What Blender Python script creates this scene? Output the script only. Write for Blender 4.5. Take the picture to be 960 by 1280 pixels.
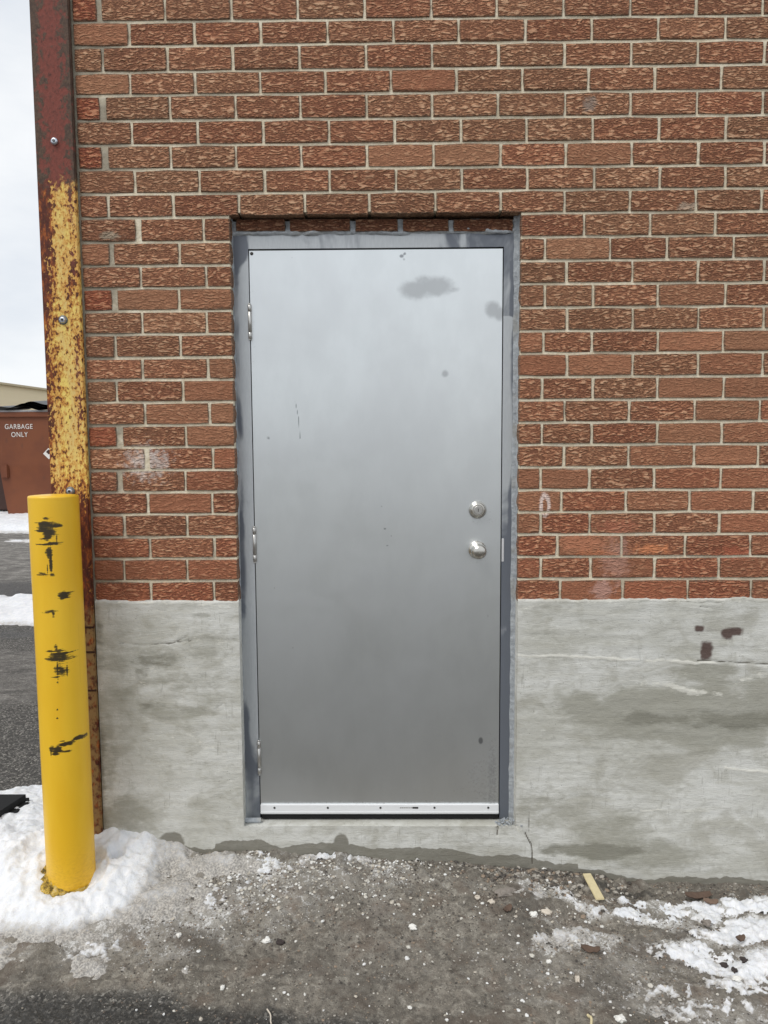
import bpy, math, random
import numpy as np
from mathutils import Matrix, Vector
R = math.radians
C = bpy.context.scene.collection
sc = bpy.context.scene
for o in list(bpy.data.objects): bpy.data.objects.remove(o)

# ------------------------------------------------------------------ camera
CP = np.array([0.05642, -2.77645, 1.41978])
CR = np.array([0.99992721, 0.0104985, -0.005946])
CU = np.array([0.00498424, 0.08937044, 0.99598598])
CF = np.array([-0.01098776, 0.99594312, -0.08931161])
FPX = 956.07
cd = bpy.data.cameras.new('camera'); cam = bpy.data.objects.new('camera', cd); C.objects.link(cam)
cd.sensor_fit = 'VERTICAL'; cd.sensor_height = 24; cd.sensor_width = 18
cd.lens = FPX / 1280 * 24; cd.clip_start = 0.05; cd.clip_end = 3000
cam.matrix_world = Matrix(((CR[0], CU[0], -CF[0], CP[0]), (CR[1], CU[1], -CF[1], CP[1]), (CR[2], CU[2], -CF[2], CP[2]), (0, 0, 0, 1)))
sc.camera = cam

# ------------------------------------------------------------------ sky, sun, exposure
SUN_EL, SUN_AZ = 52, -40            # high, from the front left, behind thick cloud
w = bpy.data.worlds.new('World'); sc.world = w; w.use_nodes = True
nt = w.node_tree; nt.nodes.clear()
def nd(nt, t, **k):
    n = nt.nodes.new(t)
    for a, b in k.items(): setattr(n, a, b)
    return n
out = nd(nt, 'ShaderNodeOutputWorld'); bg = nd(nt, 'ShaderNodeBackground'); bg.inputs[1].default_value = 0.1
sky = nd(nt, 'ShaderNodeTexSky', sky_type='NISHITA', sun_disc=False, sun_elevation=R(SUN_EL), sun_rotation=R(180 + SUN_AZ))
tc = nd(nt, 'ShaderNodeTexCoord'); mp = nd(nt, 'ShaderNodeMapping'); mp.inputs['Scale'].default_value = (1.2, 1.2, 3.2)
no = nd(nt, 'ShaderNodeTexNoise'); no.inputs['Scale'].default_value = 2.3; no.inputs['Detail'].default_value = 6; no.inputs['Roughness'].default_value = .55
cr = nd(nt, 'ShaderNodeValToRGB'); cr.color_ramp.elements[0].position = .30; cr.color_ramp.elements[0].color = (7.6, 8.1, 8.8, 1)
cr.color_ramp.elements[1].position = .62; cr.color_ramp.elements[1].color = (9.9, 10.1, 10.3, 1)
mx = nd(nt, 'ShaderNodeMix', data_type='RGBA'); mx.inputs[0].default_value = .93
L = nt.links.new
L(tc.outputs['Generated'], mp.inputs[0]); L(mp.outputs[0], no.inputs[0]); L(no.outputs[0], cr.inputs[0])
L(sky.outputs[0], mx.inputs[6]); L(cr.outputs[0], mx.inputs[7]); L(mx.outputs[2], bg.inputs[0]); L(bg.outputs[0], out.inputs[0])
sd = bpy.data.lights.new('sun', 'SUN'); sd.energy = 1.5; sd.angle = R(25); sd.color = (1, .97, .92)
sun = bpy.data.objects.new('sun', sd); C.objects.link(sun)
_d = Vector((math.sin(R(SUN_AZ)) * math.cos(R(SUN_EL)), -math.cos(R(SUN_AZ)) * math.cos(R(SUN_EL)), math.sin(R(SUN_EL))))
sun.rotation_euler = _d.to_track_quat('Z', 'Y').to_euler()
sc.view_settings.view_transform = 'Standard'; sc.view_settings.look = 'None'; sc.view_settings.gamma = 1
sc.view_settings.exposure = 0.0

# ------------------------------------------------------------------ helpers
rng = np.random.default_rng(7)
rnd = random.Random(11)
def wp(x, y, Y=0.0):
    "measured photo point -> world point on the plane at depth Y"
    d = (x - 480) / FPX * CR - (y - 640) / FPX * CU + CF
    return CP + d * ((Y - CP[1]) / d[1])
def gp(x, y, z):
    d = (x - 480) / FPX * CR - (y - 640) / FPX * CU + CF
    return CP + d * ((z - CP[2]) / d[2])
TAB = np.random.default_rng(3).random((256, 256))
def vn(x, y, s=0):
    x = np.asarray(x, float) + s * 17.3; y = np.asarray(y, float) + s * 9.1
    xi = np.floor(x).astype(int); yi = np.floor(y).astype(int); u = x - xi; v = y - yi
    u = u * u * (3 - 2 * u); v = v * v * (3 - 2 * v)
    g = lambda a, b: TAB[a & 255, b & 255]
    return (g(xi, yi) * (1 - u) + g(xi + 1, yi) * u) * (1 - v) + (g(xi, yi + 1) * (1 - u) + g(xi + 1, yi + 1) * u) * v - .5
def fbm(x, y, s=0, o=4, r=.5):
    t = 0; a = 1
    for i in range(o):
        t = t + a * vn(x, y, s + i * 3); x = np.asarray(x) * 2.03; y = np.asarray(y) * 2.03; a *= r
    return t
def ss(a, b, x): 
    t = np.clip((x - a) / (b - a), 0, 1); return t * t * (3 - 2 * t)
def sr(r, g, b):
    f = lambda c: (c / 255 / 12.92) if c < 10 else ((c / 255 + .055) / 1.055) ** 2.4
    return (f(r), f(g), f(b), 1)

def tag(o, label=None, cat=None, group=None, kind=None):
    if label: o['label'] = label
    if cat: o['category'] = cat
    if group: o['group'] = group
    if kind: o['kind'] = kind
    return o
def empty(name, loc=(0, 0, 0), parent=None):
    o = bpy.data.objects.new(name, None); C.objects.link(o); o.location = loc; o.parent = parent; o.empty_display_size = .1
    return o
def rawmesh(name, v, f, mats, smooth=False, mi=None):
    me = bpy.data.meshes.new(name); me.from_pydata([tuple(map(float, p)) for p in v], [], [tuple(map(int, q)) for q in f])
    for m in (mats if isinstance(mats, (list, tuple)) else [mats]): me.materials.append(m)
    if mi is not None: me.polygons.foreach_set('material_index', mi)
    if smooth: me.polygons.foreach_set('use_smooth', [True] * len(me.polygons))
    me.update(); return me
def link(name, me, parent=None, loc=None, rot=None):
    o = bpy.data.objects.new(name, me); C.objects.link(o); o.parent = parent
    if loc is not None: o.location = loc
    if rot is not None: o.rotation_euler = rot
    return o
def gridmesh(name, P, mats, attrs=None, keep=None, smooth=True):
    "P: (ny,nx,3) array of points"
    ny, nx = P.shape[:2]; idx = np.arange(ny * nx).reshape(ny, nx)
    q = np.stack([idx[:-1, :-1], idx[:-1, 1:], idx[1:, 1:], idx[1:, :-1]], -1).reshape(-1, 4)
    V = P.reshape(-1, 3); A = {k: a.reshape(-1) for k, a in (attrs or {}).items()}
    if keep is not None:
        q = q[keep.reshape(-1)]; used = np.unique(q); m = np.full(ny * nx, -1); m[used] = np.arange(len(used))
        q = m[q]; V = V[used]; A = {k: a[used] for k, a in A.items()}
    me = bpy.data.meshes.new(name); me.vertices.add(len(V)); me.vertices.foreach_set('co', V.astype(np.float32).ravel())
    me.loops.add(q.size); me.loops.foreach_set('vertex_index', q.astype(np.int32).ravel())
    me.polygons.add(len(q)); me.polygons.foreach_set('loop_start', np.arange(0, q.size, 4, dtype=np.int32))
    me.polygons.foreach_set('use_smooth', np.full(len(q), smooth))
    me.update(calc_edges=True); me.validate()
    me.materials.append(mats)
    for k, a in A.items():
        t = me.attributes.new(k, 'FLOAT', 'POINT'); t.data.foreach_set('value', a.astype(np.float32))
    return me
class MB:
    "collects boxes, tubes and lathes into ONE mesh"
    def __init__(s): s.v = []; s.f = []; s.mi = []; s.sm = []
    def add(s, v, f, mi=0, sm=False):
        n = len(s.v); s.v += [tuple(p) for p in v]; s.f += [tuple(i + n for i in q) for q in f]
        s.mi += [mi] * len(f); s.sm += [sm] * len(f); return s
    def box(s, x0, x1, y0, y1, z0, z1, mi=0, b=0.0):
        if b <= 0:
            v = [(x, y, z) for x in (x0, x1) for y in (y0, y1) for z in (z0, z1)]
            return s.add(v, [(0, 1, 3, 2), (4, 6, 7, 5), (0, 4, 5, 1), (2, 3, 7, 6), (0, 2, 6, 4), (1, 5, 7, 3)], mi)
        import bmesh
        bm = bmesh.new(); bmesh.ops.create_cube(bm, size=1)
        for q in bm.verts: q.co = ((x0 + x1) / 2 + q.co.x * (x1 - x0), (y0 + y1) / 2 + q.co.y * (y1 - y0), (z0 + z1) / 2 + q.co.z * (z1 - z0))
        bmesh.ops.bevel(bm, geom=bm.edges[:], offset=b, segments=2, affect='EDGES')
        bm.verts.index_update(); s.add([q.co[:] for q in bm.verts], [[q.index for q in f.verts] for f in bm.faces], mi); bm.free(); return s
    def lathe(s, prof, c=(0, 0, 0), axis='z', n=24, mi=0, sm=True):
        v = []; f = []
        for r, h in prof:
            for i in range(n):
                a = 2 * math.pi * i / n; p = (r * math.cos(a), r * math.sin(a), h)
                if axis == 'y': p = (p[0], -p[2], p[1])      # h grows towards -Y (the camera side)
                if axis == 'x': p = (p[2], p[0], p[1])
                v.append((p[0] + c[0], p[1] + c[1], p[2] + c[2]))
        for k in range(len(prof) - 1):
            for i in range(n):
                j = (i + 1) % n; f.append((k * n + i, k * n + j, (k + 1) * n + j, (k + 1) * n + i))
        s.add(v, f, mi, sm); m = len(s.v) - len(v)
        s.f += [tuple(range(m + n - 1, m - 1, -1)), tuple(range(m + len(v) - n, m + len(v)))]; s.mi += [mi, mi]; s.sm += [False, False]
        return s
    def build(s, name, mats, parent=None, loc=None, rot=None):
        me = rawmesh(name, s.v, s.f, mats, mi=s.mi); me.polygons.foreach_set('use_smooth', s.sm)
        return link(name, me, parent, loc, rot)

# ------------------------------------------------------------------ materials
class M:
    def __init__(s, name, rough=.8, metal=0.0, color=(.5, .5, .5, 1)):
        s.m = bpy.data.materials.new(name); s.m.use_nodes = True; s.t = s.m.node_tree
        s.b = s.t.nodes['Principled BSDF']; s.set('Roughness', rough); s.set('Metallic', metal); s.set('Base Color', color)
    def set(s, k, v):
        i = s.b.inputs[k]
        if hasattr(v, 'is_output') or isinstance(v, bpy.types.NodeSocket): s.t.links.new(v, i)
        else: i.default_value = v
    def n(s, t, **k): return nd(s.t, t, **k)
    def put(s, i, v):
        if isinstance(v, bpy.types.NodeSocket): s.t.links.new(v, i)
        elif v is not None: i.default_value = v
    def pos(s, obj=False):
        if obj: return s.n('ShaderNodeTexCoord').outputs['Object']
        return s.n('ShaderNodeNewGeometry').outputs['Position']
    def map(s, v, sc=(1, 1, 1), loc=(0, 0, 0)):
        m = s.n('ShaderNodeMapping'); s.put(m.inputs[0], v); m.inputs['Scale'].default_value = sc; m.inputs['Location'].default_value = loc; return m.outputs[0]
    def noise(s, v, scale, detail=4, rough=.5, dist=0, w=None, ty='FBM'):
        m = s.n('ShaderNodeTexNoise', noise_type=ty); 
        if w is not None: m.noise_dimensions = '4D'; s.put(m.inputs['W'], w)
        s.put(m.inputs['Vector'], v); m.inputs['Scale'].default_value = scale; m.inputs['Detail'].default_value = detail
        m.inputs['Roughness'].default_value = rough; m.inputs['Distortion'].default_value = dist; return m.outputs[0]
    def voro(s, v, scale, feature='F1', out='Distance', rand=1):
        m = s.n('ShaderNodeTexVoronoi', feature=feature); s.put(m.inputs['Vector'], v); m.inputs['Scale'].default_value = scale; m.inputs['Randomness'].default_value = rand
        return m.outputs[out]
    def ramp(s, f, stops, interp='LINEAR'):
        m = s.n('ShaderNodeValToRGB'); s.put(m.inputs[0], f); e = m.color_ramp.elements; m.color_ramp.interpolation = interp
        while len(e) < len(stops): e.new(.5)
        for el, (p, c) in zip(e, stops):
            el.position = p; el.color = c if isinstance(c, tuple) else (c, c, c, 1)
        return m.outputs[0]
    def mix(s, f, a, b, mode='MIX'):
        m = s.n('ShaderNodeMix', data_type='RGBA', blend_type=mode); s.put(m.inputs[0], f); s.put(m.inputs[6], a); s.put(m.inputs[7], b); return m.outputs[2]
    def math(s, op, a, b=None, c=None, clamp=False):
        m = s.n('ShaderNodeMath', operation=op, use_clamp=clamp); s.put(m.inputs[0], a)
        if b is not None: s.put(m.inputs[1], b)
        if c is not None: s.put(m.inputs[2], c)
        return m.outputs[0]
    def mr(s, v, a, b, c=0., d=1., sm=True):
        m = s.n('ShaderNodeMapRange'); 
        if sm: m.interpolation_type = 'SMOOTHSTEP'
        s.put(m.inputs[0], v); s.put(m.inputs[1], a); s.put(m.inputs[2], b); s.put(m.inputs[3], c); s.put(m.inputs[4], d); return m.outputs[0]
    def attr(s, name): return s.n('ShaderNodeAttribute', attribute_name=name).outputs['Fac']
    def spot(s, p, c, rx, rz, n=None, amp=.5, soft=.4):
        "soft round stain centred on a world point of the wall"
        q = s.n('ShaderNodeVectorMath', operation='SUBTRACT'); s.put(q.inputs[0], p); q.inputs[1].default_value = tuple(c)
        m = s.n('ShaderNodeVectorMath', operation='MULTIPLY'); s.put(m.inputs[0], q.outputs[0]); m.inputs[1].default_value = (1 / rx, .001, 1 / rz)
        l = s.n('ShaderNodeVectorMath', operation='LENGTH'); s.put(l.inputs[0], m.outputs[0]); d = l.outputs['Value']
        if n is not None: d = s.math('ADD', d, s.math('MULTIPLY', s.math('SUBTRACT', n, .5), amp * 2))
        return s.mr(d, 1.0, 1.0 - soft)
    def bump(s, h, dist=.01, st=1.0, prev=None):
        m = s.n('ShaderNodeBump'); s.put(m.inputs['Height'], h); m.inputs['Distance'].default_value = dist; s.put(m.inputs['Strength'], st)
        if prev is not None: s.put(m.inputs['Normal'], prev)
        s.t.links.new(m.outputs[0], s.b.inputs['Normal']); return m.outputs[0]

# --- brick
def brick_mat(name='fired_brick', coloured=True):
    m = M(name, .88); p = m.pos(); oi = m.n('ShaderNodeObjectInfo')
    sp = m.n('ShaderNodeSeparateColor')
    if coloured: m.put(sp.inputs[0], oi.outputs['Color'])
    else: m.put(sp.inputs[0], m.voro(m.map(p, (1, 1, 1)), 9, out='Color'))
    tone, rgh, red = sp.outputs[0], sp.outputs[1], sp.outputs[2]
    w_ = m.math('MULTIPLY', tone, 43.7)
    pv = m.map(p, (.95, 1, 2.6))
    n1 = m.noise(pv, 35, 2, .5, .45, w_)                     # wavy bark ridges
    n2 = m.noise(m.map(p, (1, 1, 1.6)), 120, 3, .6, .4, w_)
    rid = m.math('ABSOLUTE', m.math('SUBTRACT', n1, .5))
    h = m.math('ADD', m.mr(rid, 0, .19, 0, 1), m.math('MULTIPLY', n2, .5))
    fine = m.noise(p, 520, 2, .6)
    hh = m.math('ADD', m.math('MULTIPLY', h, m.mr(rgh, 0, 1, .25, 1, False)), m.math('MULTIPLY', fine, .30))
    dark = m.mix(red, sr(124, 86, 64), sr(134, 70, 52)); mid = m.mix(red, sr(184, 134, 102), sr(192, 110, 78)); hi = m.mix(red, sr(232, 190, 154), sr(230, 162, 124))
    rough_c = m.mix(m.mr(h, .22, .52), dark, mid); rough_c = m.mix(m.mr(h, .70, 1.25, 0, .75), rough_c, hi)  # relief height drives colour: crevice dirt with painted shade, ridge tops with painted highlights
    smooth_c = m.mix(m.mr(n2, .3, .72), m.mix(.5, dark, mid), mid)
    c = m.mix(m.mr(rgh, .15, .8, .15, 1), smooth_c, rough_c)
    c = m.mix(m.mr(m.noise(p, 300, 2), .62, .72, 0, .35), c, sr(60, 50, 46))
    big = m.noise(m.map(p, (1, 1, 1.6)), 7, 3, .5)
    c = m.mix(m.mr(big, .52, .72, 0, .25), c, sr(140, 104, 80))
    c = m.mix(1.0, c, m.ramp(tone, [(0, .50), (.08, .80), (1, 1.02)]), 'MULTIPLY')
    e = m.attr('edge') ; en = m.noise(p, 130, 3)
    c = m.mix(m.mr(m.math('ADD', e, m.math('MULTIPLY', m.math('SUBTRACT', en, .5), 1.5)), .55, 1.05, 0, .62), c, sr(118, 104, 88))
    nn = m.noise(p, 45, 4, .6)
    def st(x, y, rx, rz, col, f, soft=.6, amp=1.0):
        return m.mix(m.math('MULTIPLY', m.spot(p, wp(x, y), rx, rz, nn, amp, soft), f), c, col)
    c = st(184, 578, .11, .085, sr(226, 214, 206), .75, .9, 1.3)
    c = st(770, 700, .07, .11, sr(204, 160, 144), .5, .7)
    c = st(752, 738, .05, .05, sr(204, 164, 152), .6)
    c = st(728, 678, .12, .035, sr(204, 136, 104), .6); c = st(815, 686, .09, .022, sr(222, 144, 100), .75)
    c = st(745, 692, .09, .02, sr(206, 130, 92), .5); c = st(920, 692, .09, .03, sr(196, 112, 84), .5)
    c = st(138, 295, .05, .02, sr(170, 160, 140), .7); c = st(737, 130, .03, .03, sr(156, 140, 128), .8)
    c = st(860, 258, .05, .02, sr(196, 180, 160), .6); c = st(728, 585, .12, .01, sr(190, 180, 165), .5)
    c = st(770, 658, .1, .03, sr(196, 122, 96), .5)
    ring = m.math('SUBTRACT', m.spot(p, wp(681, 631), .024, .05, nn, .35, .3), m.spot(p, wp(681, 633), .010, .034, nn, .5, .4), clamp=True)
    c = m.mix(m.math('MULTIPLY', ring, .95), c, sr(236, 214, 204))
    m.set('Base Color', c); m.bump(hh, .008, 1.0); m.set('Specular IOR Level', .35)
    return m.m
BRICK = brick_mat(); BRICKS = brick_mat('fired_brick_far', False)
# --- mortar
m = M('mortar', .9); p = m.pos(); n = m.noise(p, 60, 5, .6); n2 = m.noise(p, 6, 3)
c = m.mix(m.mr(n, .35, .7), sr(220, 207, 180), sr(238, 228, 206)); c = m.mix(m.mr(n2, .5, .7, 0, .45), c, sr(160, 150, 132))
c = m.mix(m.mr(m.noise(p, 260, 2), .6, .72, 0, .5), c, sr(120, 110, 96))
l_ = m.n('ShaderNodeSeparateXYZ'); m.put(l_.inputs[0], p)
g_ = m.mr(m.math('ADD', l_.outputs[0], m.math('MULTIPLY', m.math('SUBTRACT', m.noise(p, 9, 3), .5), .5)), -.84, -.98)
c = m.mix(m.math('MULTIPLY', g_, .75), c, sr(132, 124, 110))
m.set('Base Color', c); m.bump(n, .006, .8); MORTAR = m.m
m = M('grey_patch_mortar', .9); p = m.pos(); n = m.noise(p, 50, 5, .6)
c = m.mix(m.mr(n, .3, .7), sr(150, 155, 160), sr(180, 185, 189)); c = m.mix(m.mr(m.noise(p, 14, 3), .5, .7, 0, .5), c, sr(150, 146, 136))
m.set('Base Color', c); m.bump(n, .008, .9); PATCH = m.m
# --- concrete
m = M('parged_concrete', .86); p = m.pos()
big = m.noise(m.map(p, (1, 1, 1.8)), 2.6, 4, .55, .4); str_ = m.noise(m.map(p, (1, 1, 8)), 4, 5, .65, .5); f1 = m.noise(m.map(p, (1, 1, 5)), 40, 4, .6)
c = m.mix(m.mr(big, .32, .66), sr(190, 189, 180), sr(216, 216, 211)); c = m.mix(m.mr(str_, .42, .72, 0, .4), c, sr(184, 182, 170))
c = m.mix(m.mr(m.noise(m.map(p, (1, 1, 1.3)), 11, 5, .65, .5), .50, .64, 0, .4), c, sr(168, 166, 154))
c = m.mix(m.mr(f1, .52, .75, 0, .25), c, sr(164, 161, 150)); c = m.mix(m.mr(f1, .36, .25, 0, .3), c, sr(226, 226, 220)); vs_ = m.noise(m.map(p, (6, 1, .7)), 12, 4, .7); c = m.mix(m.math('MULTIPLY', m.mr(vs_, .60, .68), m.mr(big, .45, .6, 0, .5)), c, sr(150, 148, 138))
sm = m.noise(m.map(p, (1, 1, 2)), 18, 6, .7, 1.0); c = m.mix(m.mr(sm, .56, .66, 0, .35), c, sr(226, 226, 220)); c = m.mix(m.mr(sm, .42, .34, 0, .35), c, sr(160, 158, 148))
bl = m.noise(m.map(p, (1, 1, 1.5)), 4.2, 5, .6, .8); c = m.mix(m.mr(bl, .50, .66, 0, .55), c, sr(164, 161, 148)); v = m.voro(p, 55, out='Distance'); c = m.mix(m.math('MULTIPLY', m.mr(v, .10, .04), m.mr(m.noise(p, 5, 2), .5, .6)), c, sr(110, 106, 96))
nz = m.noise(m.map(p, (1, 1, 2)), 38, 5, .62)
nz_soft = m.mix(.5, nz, m.noise(m.map(p, (1, 1, 3)), 9, 5, .6, .6))
def att(name, col, lo=.35, hi=.75, amt=1., ns=.6):
    global c
    f = m.mr(m.math('ADD', m.attr(name), m.math('MULTIPLY', m.math('SUBTRACT', nz if name not in ('damp', 'damp2') else nz_soft, .5), ns)), lo, hi, 0, amt); c = m.mix(f, c, col)
att('damp', sr(160, 158, 146), .15, .70, .85, 1.3); att('damp2', sr(134, 132, 120), .2, .6, .85, 1.1)
att('white', sr(230, 228, 218), .30, .75, .75, 1.9)
att('rust', sr(78, 54, 48), .25, 1.0, .92, .5); att('wet', sr(116, 112, 100), .35, .6, .85, .5); att('pit', sr(92, 86, 76), .4, .6, .8, .8)
m.set('Base Color', c); m.set('Roughness', m.mr(m.attr('wet'), .3, .6, .88, .55))
m.bump(m.math('ADD', m.math('MULTIPLY', f1, .6), m.math('MULTIPLY', m.noise(p, 240, 3), .35)), .004, .7); CONC = m.m
# --- door skin
m = M('galvanised_door_skin', .32, .92); p = m.pos()
n = m.noise(m.map(p, (1, 1, .5)), 14, 4, .6); n2 = m.noise(p, 2.4, 3, .5, .5); n3 = m.noise(p, 180, 3, .6)
c = m.mix(m.mr(n, .3, .7), sr(224, 228, 229), sr(229, 233, 234)); c = m.mix(m.mr(n2, .35, .7, 0, .5), c, sr(216, 219, 221))
sp_ = m.attr('stain'); nz = m.noise(p, 60, 4, .6)
sf = m.mr(m.math('ADD', sp_, m.math('MULTIPLY', m.math('SUBTRACT', nz, .5), .5)), .20, .95)
c = m.mix(m.math('MULTIPLY', sf, .6), c, sr(166, 169, 172))
df = m.mr(m.math('ADD', m.attr('dirt'), m.math('MULTIPLY', m.math('SUBTRACT', m.noise(p, 110, 4, .7), .5), 1.6)), .35, .95); c = m.mix(m.math('MULTIPLY', df, .45), c, sr(106, 102, 100))
c = m.mix(m.mr(m.attr('mark'), .3, .8, 0, .7), c, sr(96, 98, 104))
m.set('Base Color', c); m.set('Roughness', m.math('ADD', m.mr(n2, .3, .7, .30, .36), m.math('MULTIPLY', m.math('MAXIMUM', sf, df), .14)))
m.bump(n2, .006, .3, m.bump(n3, .0003, .2)); DOOR = m.m
# --- frame: galvanised steel with wiped-on blue grey primer
m = M('primed_steel_frame', .5, .35); p = m.pos()
n = m.noise(m.map(p, (1, 1, .45)), 7, 4, .55, .6); n2 = m.noise(m.map(p, (3, 1, .6)), 60, 3)
f = m.mr(m.math('ADD', n, m.math('MULTIPLY', m.attr('primer'), .5)), .50, .70)
c = m.mix(f, m.mix(n2, sr(176, 180, 184), sr(196, 200, 202)), sr(112, 117, 126)); m.set('Base Color', c); m.bump(n2, .001, .3)
m.set('Roughness', m.mr(f, 0, 1, .42, .55)); FRAME = m.m
def steel(name, col, rough, metal=1.0):
    m = M(name, rough, metal); n = m.noise(m.pos(), 90, 3); m.set('Base Color', m.mix(n, tuple(x * .93 for x in col[:3]) + (1,), col)); m.bump(n, .0003, .15)
    m.set('Roughness', m.mr(n, .3, .7, rough * .85, rough * 1.15)); return m.m
SATIN = steel('satin_nickel', sr(206, 203, 196), .27); HINGE = steel('hinge_steel', sr(200, 198, 194), .35, .9)
DARKM = steel('dark_metal', sr(70, 68, 66), .5, .6); ZINC = steel('zinc', sr(206, 212, 222), .32, .9); WHITEP = steel('strike_steel', sr(236, 236, 238), .35, .5)
def plain(name, col, rough=.6, amt=.15, scale=60, bump=.001):
    m = M(name, rough); n = m.noise(m.pos(), scale, 4, .6); m.set('Base Color', m.mix(n, tuple(x * (1 - amt) for x in col[:3]) + (1,), tuple(min(1, x * (1 + amt)) for x in col[:3]) + (1,)))
    m.bump(n, bump, .6); return m.m
ALU = plain('mill_aluminium', sr(232, 233, 234), .38, .02, 20, .0002)
RUBBER = plain('black_rubber', sr(12, 12, 14), .85); GAP = plain('dark_gap', sr(10, 10, 11), .8)
# --- bollard sleeve
m = M('yellow_sleeve', .38); p = m.pos(); n = m.noise(m.map(p, (1, 1, .3)), 9, 4); n2 = m.noise(p, 120, 3)
c = m.mix(m.mr(n, .35, .7), sr(246, 198, 50), sr(240, 188, 38))
nz = m.noise(m.map(p, (1, 1, 2.2)), 75, 5, .7); nz2 = m.noise(m.map(p, (.3, 1, 6)), 60, 3, .65)
a = m.math('ADD', m.attr('scuff'), m.math('MULTIPLY', m.math('SUBTRACT', m.mix(.6, nz, nz2), .5), 2.6))
c = m.mix(m.mr(a, .42, .66, 0, .9), c, sr(58, 52, 30)); c = m.mix(m.mr(a, .66, .9, 0, .75), c, sr(34, 30, 26))
c = m.mix(m.mr(m.attr('drip'), .3, .7, 0, .5), c, sr(196, 138, 20))
sz = m.n('ShaderNodeSeparateXYZ'); m.put(sz.inputs[0], p)
c = m.mix(m.math('MULTIPLY', m.mr(sz.outputs[2], .08, -.12), m.mr(nz, .4, .7, .1, .5)), c, sr(196, 140, 30))
m.set('Base Color', c); m.set('Specular IOR Level', .5); m.bump(n2, .0008, .3); YEL = m.m
m = M('flaked_yellow_collar', .8); p = m.pos(); n = m.noise(p, 60, 4, .7); c = m.ramp(n, [(.36, sr(84, 74, 44)), (.46, sr(160, 132, 56)), (.56, sr(214, 180, 80)), (.7, sr(196, 186, 160))]); m.set('Base Color', c); m.bump(n, .01, 1); COLLAR = m.m
# --- rusty post
m = M('rusting_painted_steel', .75); p = m.pos(); s_ = m.n('ShaderNodeSeparateXYZ'); m.put(s_.inputs[0], p); X, Z = s_.outputs[0], s_.outputs[2]
na = m.noise(m.map(p, (1, 1, .8)), 40, 5, .68); nb = m.noise(m.map(p, (1, 1, .3)), 16, 4, .6, .6); nc = m.noise(m.map(p, (1, 1, .6)), 95, 4, .65)
rust = m.ramp(m.noise(m.map(p, (1, 1, .4)), 48, 5, .7), [(.3, sr(58, 24, 16)), (.5, sr(96, 42, 24)), (.62, sr(164, 88, 34)), (.75, sr(206, 140, 66))])
yel = m.mix(m.mr(nb, .3, .7), sr(240, 212, 112), sr(222, 190, 120)); yel = m.mix(m.mr(nc, .5, .75, 0, .6), yel, sr(186, 140, 66))
prim = m.mix(m.mr(nc, .4, .7), sr(128, 64, 52), sr(104, 54, 44)); brown = m.mix(m.mr(nc, .35, .7), sr(72, 54, 44), sr(98, 76, 60))
# upper length: red primer with brown rust at the edges
d_edge = m.math('ABSOLUTE', m.math('SUBTRACT', X, -1.112)); 
up = m.mix(m.mr(m.math('ADD', m.math('ADD', na, m.math('MULTIPLY', d_edge, 4.6)), m.mr(Z, 2.6, 3.0, 0, .05)), .65, .74), prim, brown)
up = m.mix(m.mr(nc, .60, .70, 0, .7), up, sr(60, 34, 28))
# lower length: yellow paint; corrosion bites in from the left edge and, low down, from the right
left = m.math('MULTIPLY', m.mr(X, -1.115, -1.185, 0, .27, False), m.mr(Z, 1.6, 1.95, .45, 1.0)); right = m.math('MULTIPLY', m.mr(m.math('ABSOLUTE', m.math('SUBTRACT', X, -1.066)), .03, .0), m.mr(nb, .44, .60, 0, .24))
low_ = m.mr(Z, 1.35, 1.1, 0, .17)
bite = m.math('ADD', m.math('ADD', m.math('ADD', m.math('MULTIPLY', na, .40), m.math('MULTIPLY', nc, .60)), left), m.math('ADD', low_, m.math('MULTIPLY', right, .35)))
bite = m.math('ADD', bite, m.math('MULTIPLY', m.math('SUBTRACT', m.noise(m.map(p, (1, 1, .35)), 9, 3), .5), .35)); orr = m.mix(m.mr(nb, .35, .65), sr(196, 128, 50), sr(222, 168, 84)); yel = m.mix(m.mr(bite, .44, .55, 0, .9), yel, orr); lo = m.mix(m.mr(bite, .555, .59), yel, rust)
lo = m.mix(m.mr(m.math('ADD', right, m.math('MULTIPLY', nc, .4)), .40, .46), lo, prim)
lo = m.mix(m.mr(nc, .58, .62, 0, .85), lo, sr(92, 56, 26))
foot = m.mix(m.mr(na, .45, .6), sr(150, 120, 76), rust); lo = m.mix(m.mr(Z, .84, .78), lo, foot)
c = m.mix(m.mr(m.math('ADD', Z, m.math('MULTIPLY', m.math('SUBTRACT', na, .5), .22)), 2.30, 2.35), lo, up)
m.set('Base Color', c); m.bump(m.math('ADD', m.math('MULTIPLY', na, .6), m.math('MULTIPLY', nc, .6)), .004, .9); POST = m.m
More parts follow.
